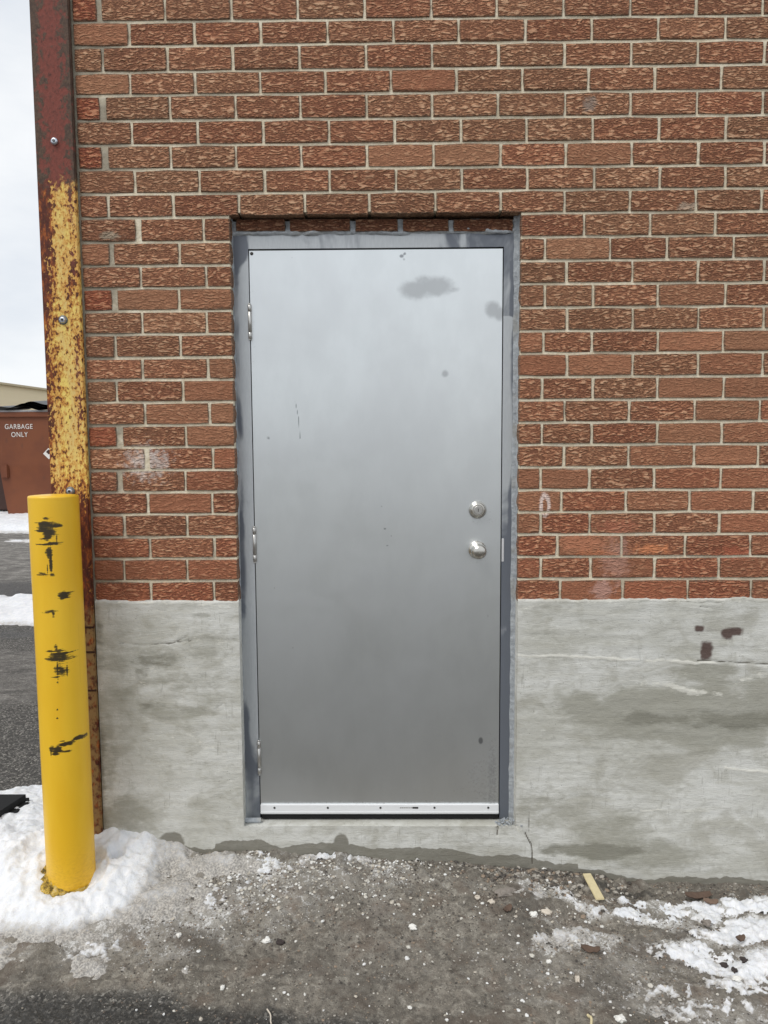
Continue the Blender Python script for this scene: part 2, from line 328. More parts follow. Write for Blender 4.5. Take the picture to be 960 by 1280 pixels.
# --- ground
def ground_mat(name):
    m = M(name, .82); p = m.pos()
    n1 = m.noise(p, 6, 5, .6, .3); n2 = m.noise(p, 46, 5, .65); n3 = m.noise(p, 170, 4, .7); v = m.voro(p, 130, out='Color'); vs = m.n('ShaderNodeSeparateColor'); m.put(vs.inputs[0], v)
    mud = m.mix(m.mr(n1, .35, .65), sr(122, 116, 106), sr(144, 137, 126)); mud = m.mix(m.mr(n2, .38, .68, 0, .85), mud, sr(98, 92, 84)); mud = m.mix(m.mr(m.noise(p, 26, 5, .7, .6), .50, .66, 0, .6), mud, sr(176, 170, 158))
    mud = m.mix(m.mr(n3, .56, .68, 0, .7), mud, sr(70, 66, 60)); mud = m.mix(m.mr(n3, .40, .30, 0, .7), mud, sr(190, 184, 172))
    mud = m.mix(m.mr(m.noise(p, 9, 4, .6), .5, .66, 0, .45), mud, sr(126, 106, 90)); mud = m.mix(m.mr(m.noise(p, 4.5, 5, .65), .48, .62, 0, .5), mud, sr(84, 80, 74)); mud = m.mix(m.mr(n3, .30, .22, 0, 1), mud, sr(236, 232, 224))
    asp = m.mix(m.mr(n2, .35, .7), sr(84, 82, 78), sr(60, 58, 55)); asp = m.mix(m.mr(vs.outputs[0], .62, .9, 0, .85), asp, sr(126, 122, 116)); asp = m.mix(m.mr(vs.outputs[1], .86, .93, 0, .8), asp, sr(172, 168, 160))
    asp = m.mix(m.mr(n3, .5, .66, 0, .8), asp, sr(34, 33, 31))
    c = m.mix(m.mr(m.math('ADD', m.attr('asphalt'), m.math('MULTIPLY', m.math('SUBTRACT', n1, .5), .8)), .3, .75), mud, asp)
    n9 = m.noise(m.map(p, (.6, 1.6, 1)), 9, 5, .7); asn = m.mix(m.mr(n9, .4, .65), sr(106, 103, 98), sr(164, 160, 153)); c = m.mix(m.mr(m.attr('dust'), 0, 1, 0, 1), c, m.mix(m.mr(n2, .4, .6, .0, .6), asn, sr(96, 92, 88)))
    c = m.mix(m.mr(n9, .42, .30, 0, .5), c, sr(44, 42, 39))
    wet = m.mr(m.math('ADD', m.attr('wet'), m.math('MULTIPLY', m.math('SUBTRACT', m.mix(.5, n2, n1), .5), 1.6)), .35, .8); c = m.mix(m.math('MULTIPLY', wet, .62), c, sr(40, 38, 35))
    fr = m.math('ADD', m.math('MULTIPLY', m.attr('frost'), 1.1), m.math('MULTIPLY', m.math('SUBTRACT', m.mix(.45, n3, m.noise(p, 24, 7, .75, .6)), .5), 3.6)); film = m.mr(m.math('ADD', m.attr('frost'), m.math('MULTIPLY', m.math('SUBTRACT', m.noise(p, 8, 6, .65, .4), .5), 1.6)), .15, 1.15, 0, .62)
    c = m.mix(film, c, m.mix(n2, sr(170, 165, 156), sr(214, 211, 205)))
    ff = m.mr(m.math('ADD', m.math('MULTIPLY', m.attr('frost'), .95), m.math('MULTIPLY', m.math('SUBTRACT', m.mix(.6, n3, m.noise(p, 34, 6, .75, .6)), .5), 4.2)), .5, 1.1)
    c = m.mix(m.math('MULTIPLY', ff, .9), c, m.mix(n3, sr(222, 220, 215), sr(244, 244, 244)))
    m.set('Base Color', c); m.set('Roughness', m.mr(wet, 0, 1, .85, .5))
    m.bump(m.math('ADD', m.math('MULTIPLY', n2, .8), m.math('MULTIPLY', n3, .6)), .012, .9); return m.m
GROUND = ground_mat('asphalt_lot'); MUD = ground_mat('frozen_mud')
m = M('snow', .6); p = m.pos(); n = m.noise(p, 30, 5, .6); n2 = m.noise(p, 150, 4, .65)
c = m.mix(m.mr(n, .3, .7), (.74, .76, .79, 1), (.88, .88, .89, 1))
df = m.mr(m.math('ADD', m.math('ADD', m.attr('dirty'), .10), m.math('MULTIPLY', m.math('SUBTRACT', m.mix(.5, n, n2), .5), 1.7)), .35, 1.0); c = m.mix(m.math('MULTIPLY', df, .85), c, m.mix(m.mr(n2, .35, .65), sr(104, 97, 88), sr(190, 184, 174)))
c = m.mix(m.mr(n2, .66, .74, 0, .35), c, sr(150, 145, 138))
m.set('Base Color', c); m.set('Subsurface Weight', .15); m.set('Subsurface Radius', (.02, .02, .025)); m.bump(m.math('ADD', n, m.math('MULTIPLY', n2, .5)), .007, .7); SNOW = m.m
def vcol(name, rough=.8):
    m = M(name, rough); a = m.n('ShaderNodeAttribute', attribute_name='col'); n = m.noise(m.pos(), 200, 3); m.set('Base Color', m.mix(m.mr(n, .3, .7, 0, .3), a.outputs['Color'], sr(110, 104, 96))); m.bump(n, .002, .6); return m.m
STONE = vcol('gravel')
m = M('brown_dumpster_paint', .5); p = m.pos(); n = m.noise(p, 1.6, 4, .6); n2 = m.noise(m.map(p, (1, 1, .4)), 9, 4)
c = m.mix(m.mr(n, .35, .7), sr(122, 68, 38), sr(108, 58, 34)); c = m.mix(m.mr(n2, .6, .75, 0, .5), c, sr(84, 56, 42)); m.set('Base Color', c); BROWN = m.m
LID = plain('black_plastic', sr(30, 34, 34), .4, .3, 3); LETTER = plain('white_stencil', sr(226, 222, 216), .7, .1, 20)
m = M('beige_cladding', .8); n = m.noise(m.map(m.pos(), (.3, .3, 6)), 1, 3); m.set('Base Color', m.mix(n, sr(232, 216, 180), sr(240, 224, 190))); BEIGE = m.m
WHITE = plain('white_trim', sr(232, 230, 224), .7, .05, 5); WOOD = plain('pale_wood', sr(214, 200, 160), .8, .2, 60); BARK = plain('brown_bark', sr(96, 78, 66), .9, .3, 70, .006)
DKDUMP = plain('dark_brown_paint', sr(58, 34, 26), .6, .3, 2)  # second dumpster's brown with its shade mixed in; also the placard's dark diamond

# ================================================================== the ground and the lot
XW = [-1.3, -1.05, -.83, -.5, -.134, .504, .8, .959, 1.458, 3]; ZW = [-.13, -.13, -.125, -.118, -.138, -.172, -.212, -.238, -.243, -.245]
def zlot(x, y):
    z = -.25 + .25 * ss(3.0, 13.0, y)
    return z + .006 * fbm(x * 1.3, y * 1.3, 5, 3) - .06 * ss(-1.9, -1.3, x) * ss(.3, .0, y) * ss(-3.2, -2.4, y) * ss(3.4, 2.9, x)
def zmud(x, y):
    "frozen mud banked against the wall"
    zw = np.interp(x, XW, ZW); d = np.maximum(-y, 0)
    z = -.25 + (zw + .25) * np.exp(-(d / .42) ** 1.4)
    z = z + .016 * fbm(x * 7, y * 7, 1, 5, .55) + .007 * fbm(x * 40, y * 40, 2, 3, .6)
    e = np.minimum(np.minimum(ss(-2.3, -1.7, x), ss(3.2, 2.6, x)), ss(-2.6, -1.9, y)) * np.where(x < -1.25, ss(.5, -.1, y), 1)
    return z * e + -.275 * (1 - e)
def blobs(X, Y, L_, warp=0):
    if warp:
        X, Y = X + warp * fbm(X * 5, Y * 6, 95, 5, .6) * 1.6, Y + warp * fbm(X * 6, Y * 7, 97, 5, .6)
    t = np.zeros_like(X)
    for (cx, cy, rx, ry, a) in L_:
        t = np.maximum(t, a * np.clip(1.0 - ((X - cx) / rx) ** 2 - ((Y - cy) / ry) ** 2, 0, 1) ** .6)
    return t
def G(px, py, rx, ry, a=1., z=-.2):
    q = gp(px, py, z); return (q[0], q[1], rx, ry, a)
# the lot, one sheet to the horizon
xs = np.r_[-1500, -700, -300, -120, -60, -35, np.arange(-24, -8, .5), np.arange(-8, -3, .06), np.arange(-3, -1.1, .02), np.arange(-1.1, 4, .25), 5, 8, 15, 35, 80, 200, 600, 1500]
ys = np.r_[-1500, -600, -200, -80, -35, -18, np.arange(-12, -3, .5), np.arange(-3, -.4, .1), np.arange(-.4, 3.5, .02), np.arange(3.5, 8, .05), np.arange(8, 18, .12), 20, 24, 30, 40, 60, 120, 300, 700, 1500]
X, Y = np.meshgrid(xs, ys); Z = zlot(X, Y) + np.where((Y > -.4) & (Y < 8) & (X < -1.1), .008 * fbm(X * 22, Y * 22, 9, 3), 0)
n = fbm(X * .8, Y * .8, 4, 4)
u = (Y + .18 * (X + 3.5) + .35 * n)              # the bands of the lot run slightly askew
wet = ss(4.25, 4.5, u) * ss(6.6, 5.6, u) * .9 + ss(4.15, 3.95, u) * ss(3.55, 3.8, u) * .6 + ss(2.3, 1.7, u) * ss(-1, .2, Y) * .35
dust = ss(5.4, 6.6, u) * .85 + ss(2.15, 2.5, u) * ss(3.7, 3.3, u) * .55
me = gridmesh('ground', np.stack([X, Y, Z], -1), GROUND, {'asphalt': np.ones_like(X), 'wet': np.clip(wet, 0, 1), 'dust': np.clip(dust * (Y > -1) + .35 * (Y < -3), 0, 1), 'frost': np.clip((.35 + .8 * n) * (Y < -3.5), 0, 1)})  # frost behind the camera: unseen, added to brighten the door's reflection
tag(link('ground', me), kind='structure')
# the muddy strip in front of the door
xs = np.r_[np.arange(-2.4, -1.5, .03), np.arange(-1.5, 1.75, .0058), np.arange(1.75, 3.3, .03)]
ys = np.r_[np.arange(-2.6, -1.0, .03), np.arange(-1.0, .06, .0058), np.arange(.06, .6, .03)]
X, Y = np.meshgrid(xs, ys); Z = zmud(X, Y)
clod = ss(.12, .5, fbm(X * 16, Y * 16, 31, 3)) * ss(-.34, -.08, Y); Z = Z + .016 * clod * ss(-.9, -.6, X)
frost = blobs(X, Y, [G(250, 1150, .25, .12, .75), G(330, 1105, .22, .08, .8), G(450, 1095, .2, .035, .7), G(540, 1085, .25, .035, .55), G(620, 1100, .12, .04, .5), G(90, 1170, .3, .09, .85), G(210, 1190, .22, .07, .6), G(350, 1160, .18, .06, .5), G(690, 1240, .25, .05, .45), G(850, 1140, .18, .04, .9), G(230, 1090, .22, .16, .75), G(330, 1075, .28, .09, .62), G(400, 1100, .25, .10, .5), G(470, 1105, .25, .07, .45), G(150, 1160, .45, .10, .6), G(290, 1130, .25, .12, .5), G(60, 1185, .35, .07, .45),
     G(700, 1125, .13, .08, .95), G(655, 1118, .1, .05, .7), G(780, 1130, .22, .06, 1.0), G(725, 1165, .16, .06, .85), G(880, 1120, .25, .06, .8), G(930, 1112, .25, .05, 1.0), G(840, 1112, .2, .04, .8), G(930, 1150, .22, .10, 1.1), G(870, 1175, .18, .06, 1.0), G(930, 1190, .22, .07, 1.0),
     G(860, 1235, .3, .08, .65), G(780, 1215, .2, .05, .5), G(940, 1250, .2, .07, .6), G(430, 1210, .16, .05, .25), G(560, 1160, .3, .1, .22), G(640, 1210, .25, .1, .3), G(350, 1120, .45, .20, .55), G(500, 1180, .5, .2, .22), G(760, 1190, .6, .2, .38), G(560, 1110, .35, .06, .4)], .12)
wet = blobs(X, Y, [G(60, 1270, .5, .13, 1.0), G(250, 1265, .45, .09, .8), G(480, 1285, .6, .07, .6), G(215, 1215, .12, .05, .5), G(770, 1105, .2, .03, .9), G(700, 1090, .12, .03, .6), G(900, 1215, .07, .04, .6), G(400, 1245, .2, .05, .4), G(560, 1255, .2, .05, .45)])
asp = blobs(X, Y, [G(40, 1275, .75, .19, 1.0), G(330, 1290, .7, .15, .85), G(640, 1290, .5, .10, .45)]); asp = np.maximum(asp, ss(-.85, -1.1, Y))
me = gridmesh('mud', np.stack([X, Y, Z], -1), MUD, {'asphalt': asp, 'wet': wet, 'dust': X * 0, 'frost': frost})
tag(link('muddy_ground', me), kind='structure')
# snow: a thickness laid over the ground; where it runs out it sinks below it
def snow(name, xs, ys, zf, thick, dirty, fine):
    X, Y = np.meshgrid(xs, ys); T = thick(X, Y) + fine * fbm(X * 9, Y * 9, 21, 5, .55) + fine * .35 * fbm(X * 45, Y * 45, 23, 3)
    me = gridmesh(name, np.stack([X, Y, zf(X, Y) + T], -1), SNOW, {'dirty': dirty(X, Y, T)}, keep=(T[:-1, :-1] > (-.012 if fine < .035 else -.045)))
    return tag(link(name, me), kind='structure')
NEAR = [(-.80, -.20, .26, .20, .045), (-.70, -.08, .30, .08, .05), (-.62, -.26, .22, .07, .022), (-1.0, -.52, .50, .06, .020), (-1.35, -.50, .4, .14, .03), (-1.30, -.05, .60, .36, .105), (-.98, -.10, .22, .24, .095), (-1.65, .35, .40, .50, .10), (-1.36, .45, .30, .30, .09), (-.96, .02, .30, .16, .11), (-1.25, -.25, .50, .16, .06), (-1.02, -.36, .30, .10, .03)]
def tn(X, Y):
    t = blobs(X, Y, NEAR) - .022
    d = np.hypot(X + 1.065, Y + .165); t = t - .02 * ss(.092, .082, d) - .03 * np.exp(-((X + 1.17) ** 2 + (Y + .16) ** 2) / .0016)
    d2 = np.hypot(X + .965, Y + .09); t = t - .05 * ss(.035, .015, d2)
    r = np.hypot((X - gp(0, 1000, -.15)[0]) / .16, (Y - gp(0, 1000, -.15)[1]) / .22)
    return np.where((Y > .0) & (X > -1.19), -.1, t)
def zn(X, Y): return np.maximum(zmud(X, Y), zlot(X, Y))
snow('snow_bank', np.arange(-2.4, -.30, .006), np.arange(-.80, 1.0, .006), zn, tn, lambda X, Y, T: np.clip(.72 * ss(-.98, -.78, X) + .65 * ss(-.28, -.42, Y) + .45 * ss(.03, -.005, T), 0, 1), .030)
CR_ = [G(700, 1125, .14, .06, .016), G(780, 1128, .20, .045, .018), G(725, 1160, .15, .05, .012), G(880, 1122, .26, .05, .018), G(935, 1150, .22, .08, .026), G(870, 1178, .20, .05, .016), G(940, 1192, .22, .06, .02), G(650, 1118, .09, .04, .010), G(860, 1240, .28, .05, .008), G(900, 1112, .30, .035, .022), G(960, 1118, .2, .06, .024), G(800, 1112, .12, .025, .014), G(950, 1215, .15, .05, .014),
       G(800, 1215, .16, .04, .006), G(330, 1100, .22, .07, .011), G(420, 1092, .20, .035, .011), G(520, 1085, .2, .03, .009), G(260, 1130, .2, .08, .010), G(120, 1185, .3, .05, .008)]
snow('snow_crust', np.arange(-1.3, 2.0, .0055), np.arange(-.80, -.012, .0055), zmud, lambda X, Y: np.where(blobs(X, Y, CR_, .06) > .001, blobs(X, Y, CR_, .06) * .9 - .009 + .012 * fbm(X * 55, Y * 55, 27, 4, .75), -.03), lambda X, Y, T: np.clip(.50 + .6 * ss(.008, -.004, T) - .40 * ss(.7, 1.3, X) + .5 * fbm(X * 9, Y * 9, 29, 3), 0, 1), .010)
def tf(X, Y):
    u = Y + .18 * (X + 3.5); a = ss(4.1, 4.32, u) * ss(5.35, 4.95, u) * .16 * (.75 + .5 * fbm(X * 1.5, Y * 1.5, 8, 2))
    b = ss(9.3, 9.9, u) * ss(16, 14, u) * .12; c_ = ss(8.55, 8.7, u) * ss(9.0, 8.8, u) * .05 * ss(-.05, .25, fbm(X * .9, Y * .9, 6, 2))
    return a + b + c_ - .03
FY0 = tf
snow('snow_patches', np.arange(-13, -1.25, .05), np.arange(3.3, 17, .05), zlot, tf, lambda X, Y, T: np.clip(.7 * ss(.07, 0, T), 0, 1), .04)

# ================================================================== the building
BX0, BX1, BY1, BZ1, BZ0 = -1.17, 4.2, 8.0, 4.55, -.40
OX0, OX1, OZ1 = -.513, .513, 2.232           # rough opening
FT = .845                                    # top of the foundation
bld = tag(empty('brick_building', (BX0, 0, -.25)), 'brown brick building with a grey parged concrete base and a bare metal service door', 'building')
off = -np.array([BX0, 0, -.25])
def shift(o):
    o.matrix_parent_inverse = Matrix.Translation((-BX0, 0, .25)); return o
# mortar body of the wall, 4 mm behind the brick faces
mb = MB(); Y0, Y1 = .0042, .30
for a, b, c_, d in ((BX0, OX0 - .003, BZ0 + .1, OZ1 + .003), (OX1 + .003, BX1, BZ0 + .1, OZ1 + .003), (BX0, BX1, OZ1 + .003, BZ1)):
    mb.box(a, b, Y0, Y1, c_, d)
mb.box(BX0 + .0065, BX0 + .3, Y1, BY1, BZ0 + .1, BZ1).box(BX1 - .3, BX1, Y1, BY1, BZ0 + .1, BZ1).box(BX0, BX1, BY1, BY1 + .3, BZ0 + .1, BZ1)
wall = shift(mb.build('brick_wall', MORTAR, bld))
mb = MB().box(BX0 - .03, BX1 + .03, -.03, BY1 + .33, BZ1, BZ1 + .12); shift(mb.build('roof', DARKM, bld))
# bricks
BM = {}
def brick_mesh(L_, var, deep=.10, H=.0705):
    key = (round(L_, 2), var)
    if key in BM: return BM[key]
    L0 = max(.03, key[0]); r = random.Random(hash(key[0] * 100 + var) & 0xffff); hx, hz = L0 / 2, H / 2
    out_ = [(-1, -1), (0, -1), (1, -1), (1, 0), (1, 1), (0, 1), (-1, 1), (-1, 0)]
    rings = []
    for ins, y in ((.009, -.0012), (.0016, -.0002), (0, .0028), (.0, deep)):
        ring = []
        for sx, sz in out_:
            c_ = .0018 if (sx and sz and ins < .003) else 0
            ring.append((sx * (hx - ins - c_) + (r.uniform(-.0016, .0016) if ins < .02 else 0), y + r.uniform(-.0012, .0012) * (y < .004), sz * (hz - ins - c_) + r.uniform(-.0014, .0014)))
        rings.append(ring)
    v = [p for rg in rings for p in rg]; f = [tuple(range(8))]
    for k in range(3):
        for i in range(8): f.append((k * 8 + i, (k + 1) * 8 + i, (k + 1) * 8 + (i + 1) % 8, k * 8 + (i + 1) % 8))
    me = rawmesh('brick', v, f, BRICK)
    a = me.attributes.new('edge', 'FLOAT', 'POINT'); a.data.foreach_set('value', [0.] * 8 + [1.] * 24)
    BM[key] = (me, L0); return BM[key]
SEEN = []
def brick(x0, x1, z0, z1, k, red=None, y=0.0, tone=None, rough=None):
    L_ = x1 - x0; me, L0 = brick_mesh(L_, rnd.randrange(5)); o = link('brick', me, wall)
    o.matrix_parent_inverse = Matrix.Translation((0, 0, 0))
    o.location = ((x0 + x1) / 2, y + rnd.uniform(-.0016, .0016), (z0 + z1) / 2); o.scale = (L_ / L0, 1, (z1 - z0) / .0705)
    o.rotation_euler = (0, rnd.uniform(-.003, .003), 0)
    low = max(0, (k - 16) / 9)
    r_ = rough if rough is not None else (rnd.choice([.95, 1, .85, .9, .8, .65, .35, 1, .7, .9]) if k < 12 else rnd.choice([.8, .65, .45, .9, .6, .35, .2, .7]))
    o.color = (tone if tone is not None else rnd.uniform(.15, .95), r_, red if red is not None else min(1, rnd.uniform(.0, .38) + low * .30), 1)
    return o
LINES = [[(130, 27.5), (380, 25), (660, 21.7), (955, 19)], [(95, 59), (400, 54.5), (670, 52.2), (955, 49.5)], [(110, 91), (400, 87), (665, 84), (950, 80)], [(130, 119.5), (400, 117), (655, 114.5), (950, 112.5)], [(130, 151), (400, 148.7), (650, 146.3), (950, 143.5)], [(120, 181.7), (400, 180.2), (660, 177.5), (950, 175)], [(120, 211.7), (400, 211), (660, 208), (950, 206)], [(120, 242.7), (400, 241), (670, 237), (950, 235)], [(120, 273), (660, 266.5), (950, 264)], [(120, 303), (280, 302.4), (670, 296), (950, 294)], [(130, 332.4), (270, 332.2), (660, 325.7), (950, 323.3)], [(200, 360.4), (660, 354.3), (950, 353.3)], [(200, 389), (660, 384), (950, 382.7)], [(200, 418.1), (660, 414), (950, 411.7)], [(200, 447.5), (660, 441.7), (950, 440)], [(200, 475), (660, 470.7), (950, 470)], [(200, 503), (660, 500), (950, 498.5)], [(200, 531.6), (660, 528.3), (950, 526.7)], [(200, 559.3), (660, 556), (950, 555)], [(200, 588), (660, 584), (950, 583.3)], [(200, 615.5), (660, 612.3), (950, 612.3)], [(200, 643.5), (660, 640), (950, 640)], [(200, 671.7), (660, 667.7), (950, 667.7)], [(200, 698.7), (660, 695.7), (950, 696)], [(200, 726.7), (660, 723.3), (950, 724)]]
JX = [[[124, 206, 289.3, 371.7, 455.7, 539, 621, 704.3, 788.3, 870.7, 954]],
 [[161, 242.7, 325.7, 409, 491.7, 573.3, 656.7, 740, 823.3, 907.3]],
 [[128.3, 209, 290.7, 374, 457.3, 540, 623.3, 706, 789.3, 872.7, 956]],
 [[162.3, 244, 325, 406.7, 488.7, 570.7, 653.3, 735.7, 819, 902.3]],
 [[129, 212.3, 294.3, 375.3, 458.3, 540.3, 622.7, 706.7, 788.3, 871.7, 954]],
 [[164.3, 246.7, 329, 411, 493.3, 576, 658.3, 741, 824.3, 907.7]],
 [[131.7, 213.3, 295, 376.7, 459, 542, 625.7, 707.7, 790, 873.3, 956]],
 [[168.3, 249, 330.7, 411.7, 495, 577.7, 659.3, 742.7, 825, 907.3]],
 [[135, 216.7, 298.3, 381, 461.7, 544, 625.7, 706, 787.7, 870, 952.3]],
 [[173.2, 254.5, 287.5], [649, 730, 812.7, 894.3]],
 [[140, 224, 288.5], [649.5, 681.7, 762.7, 834, 917.3]],
 [[175.5, 257.7, 289], [649.2, 708.3, 790.7, 872.7, 956]],
 [[143.9, 224, 290], [649, 680.7, 741.7, 822.7, 906.7]],
 [[177.8, 258.4, 291], [648.7, 709, 791, 873.3, 955]],
 [[143.9, 225.7, 292], [648.4, 679.3, 740, 822, 904.3]],
 [[178.2, 260, 292.5], [648.1, 709, 790.7, 872.7, 954]],
 [[145.5, 228.6, 293], [647.8, 677.7, 741, 822, 905]],
 [[181, 262.3, 293.5], [647.5, 706, 786.7, 869, 950]],
 [[150, 232.5, 294], [647.2, 677.3, 740, 821.7, 902.7]],
 [[184.4, 265.8, 295], [647, 705, 785.7, 867.7, 948.3]],
 [[150.7, 231.6, 296], [646.7, 675.7, 737, 818.3, 901]],
 [[185, 265.3, 297], [646.4, 702, 782.7, 862.3, 941.7]],
 [[155.8, 234, 298], [646.1, 676, 737, 818.3, 899.3]],
 [[187.4, 267.8, 298.5], [645.8, 696.7, 777, 856.7, 938.3]],
 [[155.3, 234, 299], [645.5, 676, 738.3, 818.3, 898.7]],
 [[188.5, 268, 299.5], [645.2, 700, 778.3, 860, 939]]]
def zline(k, x):
    if k < 0: return zline(0, x) + .0815 * -k
    if k > 24: return zline(24, x) - .0795 * (k - 24)
    L_ = LINES[k]; q = [wp(a, b) for a, b in L_]; A = np.polyfit([t[0] for t in q], [t[2] for t in q], 1)
    xx = np.clip(x, -1.1, 1.6); loc = np.interp(xx, [t[0] for t in q], [t[2] for t in q])
    return .5 * np.polyval(A, xx) + .5 * loc
ZK = {}
WIDE = {4: .019, 6: .019, 12: .017, 18: .017, 10: .012, 20: .013, 0: .014, 19: .013, 9: .014}
REDL = {4, 6, 12, 18, 0}
STUFF = []
XPOST = -1.046
for k in range(-20, 26):
    z_mid = 2.95 - .0815 * k
    if k < 0:
        segs = [[XPOST - .1] + [XPOST + .09 + (.115 if k % 2 else 0) + .2293 * i for i in range(30)]]; segs[0] = [s for s in segs[0] if s < BX1]
    else:
        segs = []
        for si, s in enumerate(JX[k]):
            ym = (LINES[min(k, 24)][0][1] if k < 25 else 741) - 14
            q = []
            for xx in s:
                yl = wp(xx, 0)[0]
                # height of the course's middle at this joint, then the joint's x there
                z = (zline(k, wp(xx, ym)[0]) + zline(k - 1, wp(xx, ym)[0])) / 2
                for _ in range(3):
                    t = wp(xx, ym); ym -= 0 if abs(t[2] - z) < .002 else (z - t[2]) * 335
                q.append(wp(xx, ym)[0])
            if k >= 9 and si == 0: q[-1] = OX0
            if k >= 9 and si == 1: q[0] = OX1
            if si == 0: q = [XPOST] + q
            if si == len(JX[k]) - 1:
                q.append(q[-1] + .2293)
                while q[-1] < BX1 - .23: q.append(q[-1] + .2293)
                q.append(BX1)
            segs.append(q)
    for si, q in enumerate(segs):
        for i in range(len(q) - 1):
            xa, xb = q[i], q[i + 1]; xm = (xa + xb) / 2
            if xb - xa < .02: continue
            ja = jb = .0034
            if k in WIDE and si == 0 and i == 0: jb = WIDE[k] / 2 + .004
            if k in WIDE and si == 0 and i == 1: ja = WIDE[k] / 2
            if abs(xb - OX0) < 1e-6 and k >= 9: jb = 0
            if abs(xa - OX1) < 1e-6 and k >= 9: ja = 0
            if i == 0 and si == 0: ja = .004
            za, zb = zline(k, xm) + .0038, zline(k - 1, xm) - .0034
            if k == 25: za = FT - .03
            a_, b_ = xa + ja + rnd.uniform(-.001, .001), xb - jb + rnd.uniform(-.001, .001)
            if k >= 0 and xa < 1.5:
                brick(a_, b_, za, zb, k, red=.85 if (si == 0 and i == 0 and k in REDL) else None, tone=.12 if (si == 0 and i == 0 and k in REDL) else None)
                SEEN.append(1)
            else: STUFF.append((a_, b_, za, zb))
# cut bricks over the door frame, set back in the opening
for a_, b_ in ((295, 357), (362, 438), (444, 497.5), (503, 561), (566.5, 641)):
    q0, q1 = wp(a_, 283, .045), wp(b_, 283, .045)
    brick(q0[0], q1[0], q0[2] - .020, q0[2] + .024, 9, red=.35, y=.0385, tone=.0, rough=1.0)  # tone zero paints the lintel's shade into these bricks' colour
def brick_cloud(name, items, side=False):
    V = []; F = []
    A = []
    for (a_, b_, za, zb) in items:
        me, L0 = brick_mesh(.22 if b_ - a_ > .17 else .1, rnd.randrange(3)); n0 = len(V)
        for v in me.vertices:
            x, y, z = v.co.x * (b_ - a_) / L0 + (a_ + b_) / 2, v.co.y, v.co.z * (zb - za) / .0705 + (za + zb) / 2
            V.append((BX0 + y, x, z) if side else (x, y, z)); A.append(1. if v.index > 7 else 0.)
        F += [tuple(i + n0 for i in (reversed(p.vertices) if side else p.vertices)) for p in me.polygons]
    me = rawmesh(name, V, F, BRICKS); t = me.attributes.new('edge', 'FLOAT', 'POINT'); t.data.foreach_set('value', A)
    return tag(link(name, me, wall), kind='stuff')
brick_cloud('bricks', STUFF)
items = []
for k in range(-20, 26):
    for i in range(-1, 36):
        a_ = .105 + (.115 if k % 2 else 0) + .2293 * i; b_ = a_ + .2293
        a_ = max(a_, .10)
        if b_ - a_ > .05 and b_ < BY1: items.append((a_ + .005, b_ - .005, 2.87336 - .08138 * k + .005, 2.87336 - .08138 * (k - 1) - .005))
brick_cloud('bricks', items, True)

# ---- concrete foundation, a parged face with real relief
FY = -.010
xs = np.r_[np.arange(XPOST + .004, 1.75, .0045), np.arange(1.75, BX1, .05), BX1]; zs = np.arange(-.36, FT + .03, .0045)
X, Z = np.meshgrid(xs, zs)
topx = FT + .006 * fbm(X * 9, X * 0, 41, 4) + .010 * np.clip(fbm(X * 26, X * 0, 44, 3), -.1, 1) + .004
Yf = FY + .0035 * fbm(X * 2.2, Z * 3, 51, 4) + .0016 * fbm(X * 7, Z * 50, 52, 3) + .0012 * fbm(X * 60, Z * 60, 53, 2)
Yf = np.where(Z > topx - .006, FY + .016 * ss(topx - .006, topx + .001, Z), Yf)
def W2(L_, X=X, Z=Z, Yp=0.0, pw=.8, ns=.22, sc=14, seed=61):
    t = np.zeros_like(X); nz = ns * fbm(X * sc, Z * sc, seed, 4)
    for (px, py, rx, ry, a) in L_:
        q = wp(px, py, Yp); d = np.sqrt(((X - q[0]) / (rx / 330.)) ** 2 + ((Z - q[2]) / (ry / 330.)) ** 2) + nz
        t = np.maximum(t, a * np.clip(1.5 - d, 0, 1))
    return t
damp = W2([(245, 850, 45, 14, .4), (135, 960, 14, 70, .5), (730, 880, 48, 18, .8), (790, 885, 90, 26, .85), (900, 890, 120, 30, .85), (955, 880, 60, 40, .8), (900, 918, 90, 18, .75), (820, 915, 90, 10, .6), (880, 840, 45, 12, .6), (945, 855, 40, 14, .7), (690, 1010, 40, 25, .5), (760, 1040, 50, 22, .55), (800, 1065, 80, 18, .65), (160, 1010, 35, 30, .6), (255, 800, 40, 7, .4), (150, 865, 32, 10, .5), (215, 890, 60, 8, .6), (270, 870, 40, 10, .4), (190, 850, 22, 10, .5), (150, 830, 20, 22, .4), (255, 815, 25, 8, .5)], ns=.75, sc=7)
damp2 = W2([(830, 898, 60, 10, .55), (920, 900, 60, 14, .65), (205, 825, 38, 12, .5), (185, 880, 24, 7, .55), (180, 840, 10, 30, .4), (745, 1062, 60, 9, .75), (128, 960, 8, 90, .5), (125, 800, 8, 60, .4), (260, 770, 20, 5, .4)], ns=.8, sc=9)
LJ = .010 * fbm(X * 9, X * 0, 66, 4) + .003 * fbm(X * 60, Z * 60, 67, 2); LA = np.clip(.85 + 1.1 * fbm(X * 12, Z * 5, 68, 4), .15, 1.2)
def line(pts, wd, a=1.):
    t = np.zeros_like(X)
    for (x0, y0), (x1, y1) in zip(pts[:-1], pts[1:]):
        q0, q1 = wp(x0, y0), wp(x1, y1); dx, dz = q1[0] - q0[0], q1[2] - q0[2]; L2 = dx * dx + dz * dz
        s = np.clip(((X - q0[0]) * dx + (Z - q0[2]) * dz) / L2, 0, 1); d = np.hypot(X - q0[0] - s * dx, Z + LJ - q0[2] - s * dz)
        t = np.maximum(t, a * LA * np.exp(-(d / wd) ** 2))
    return t
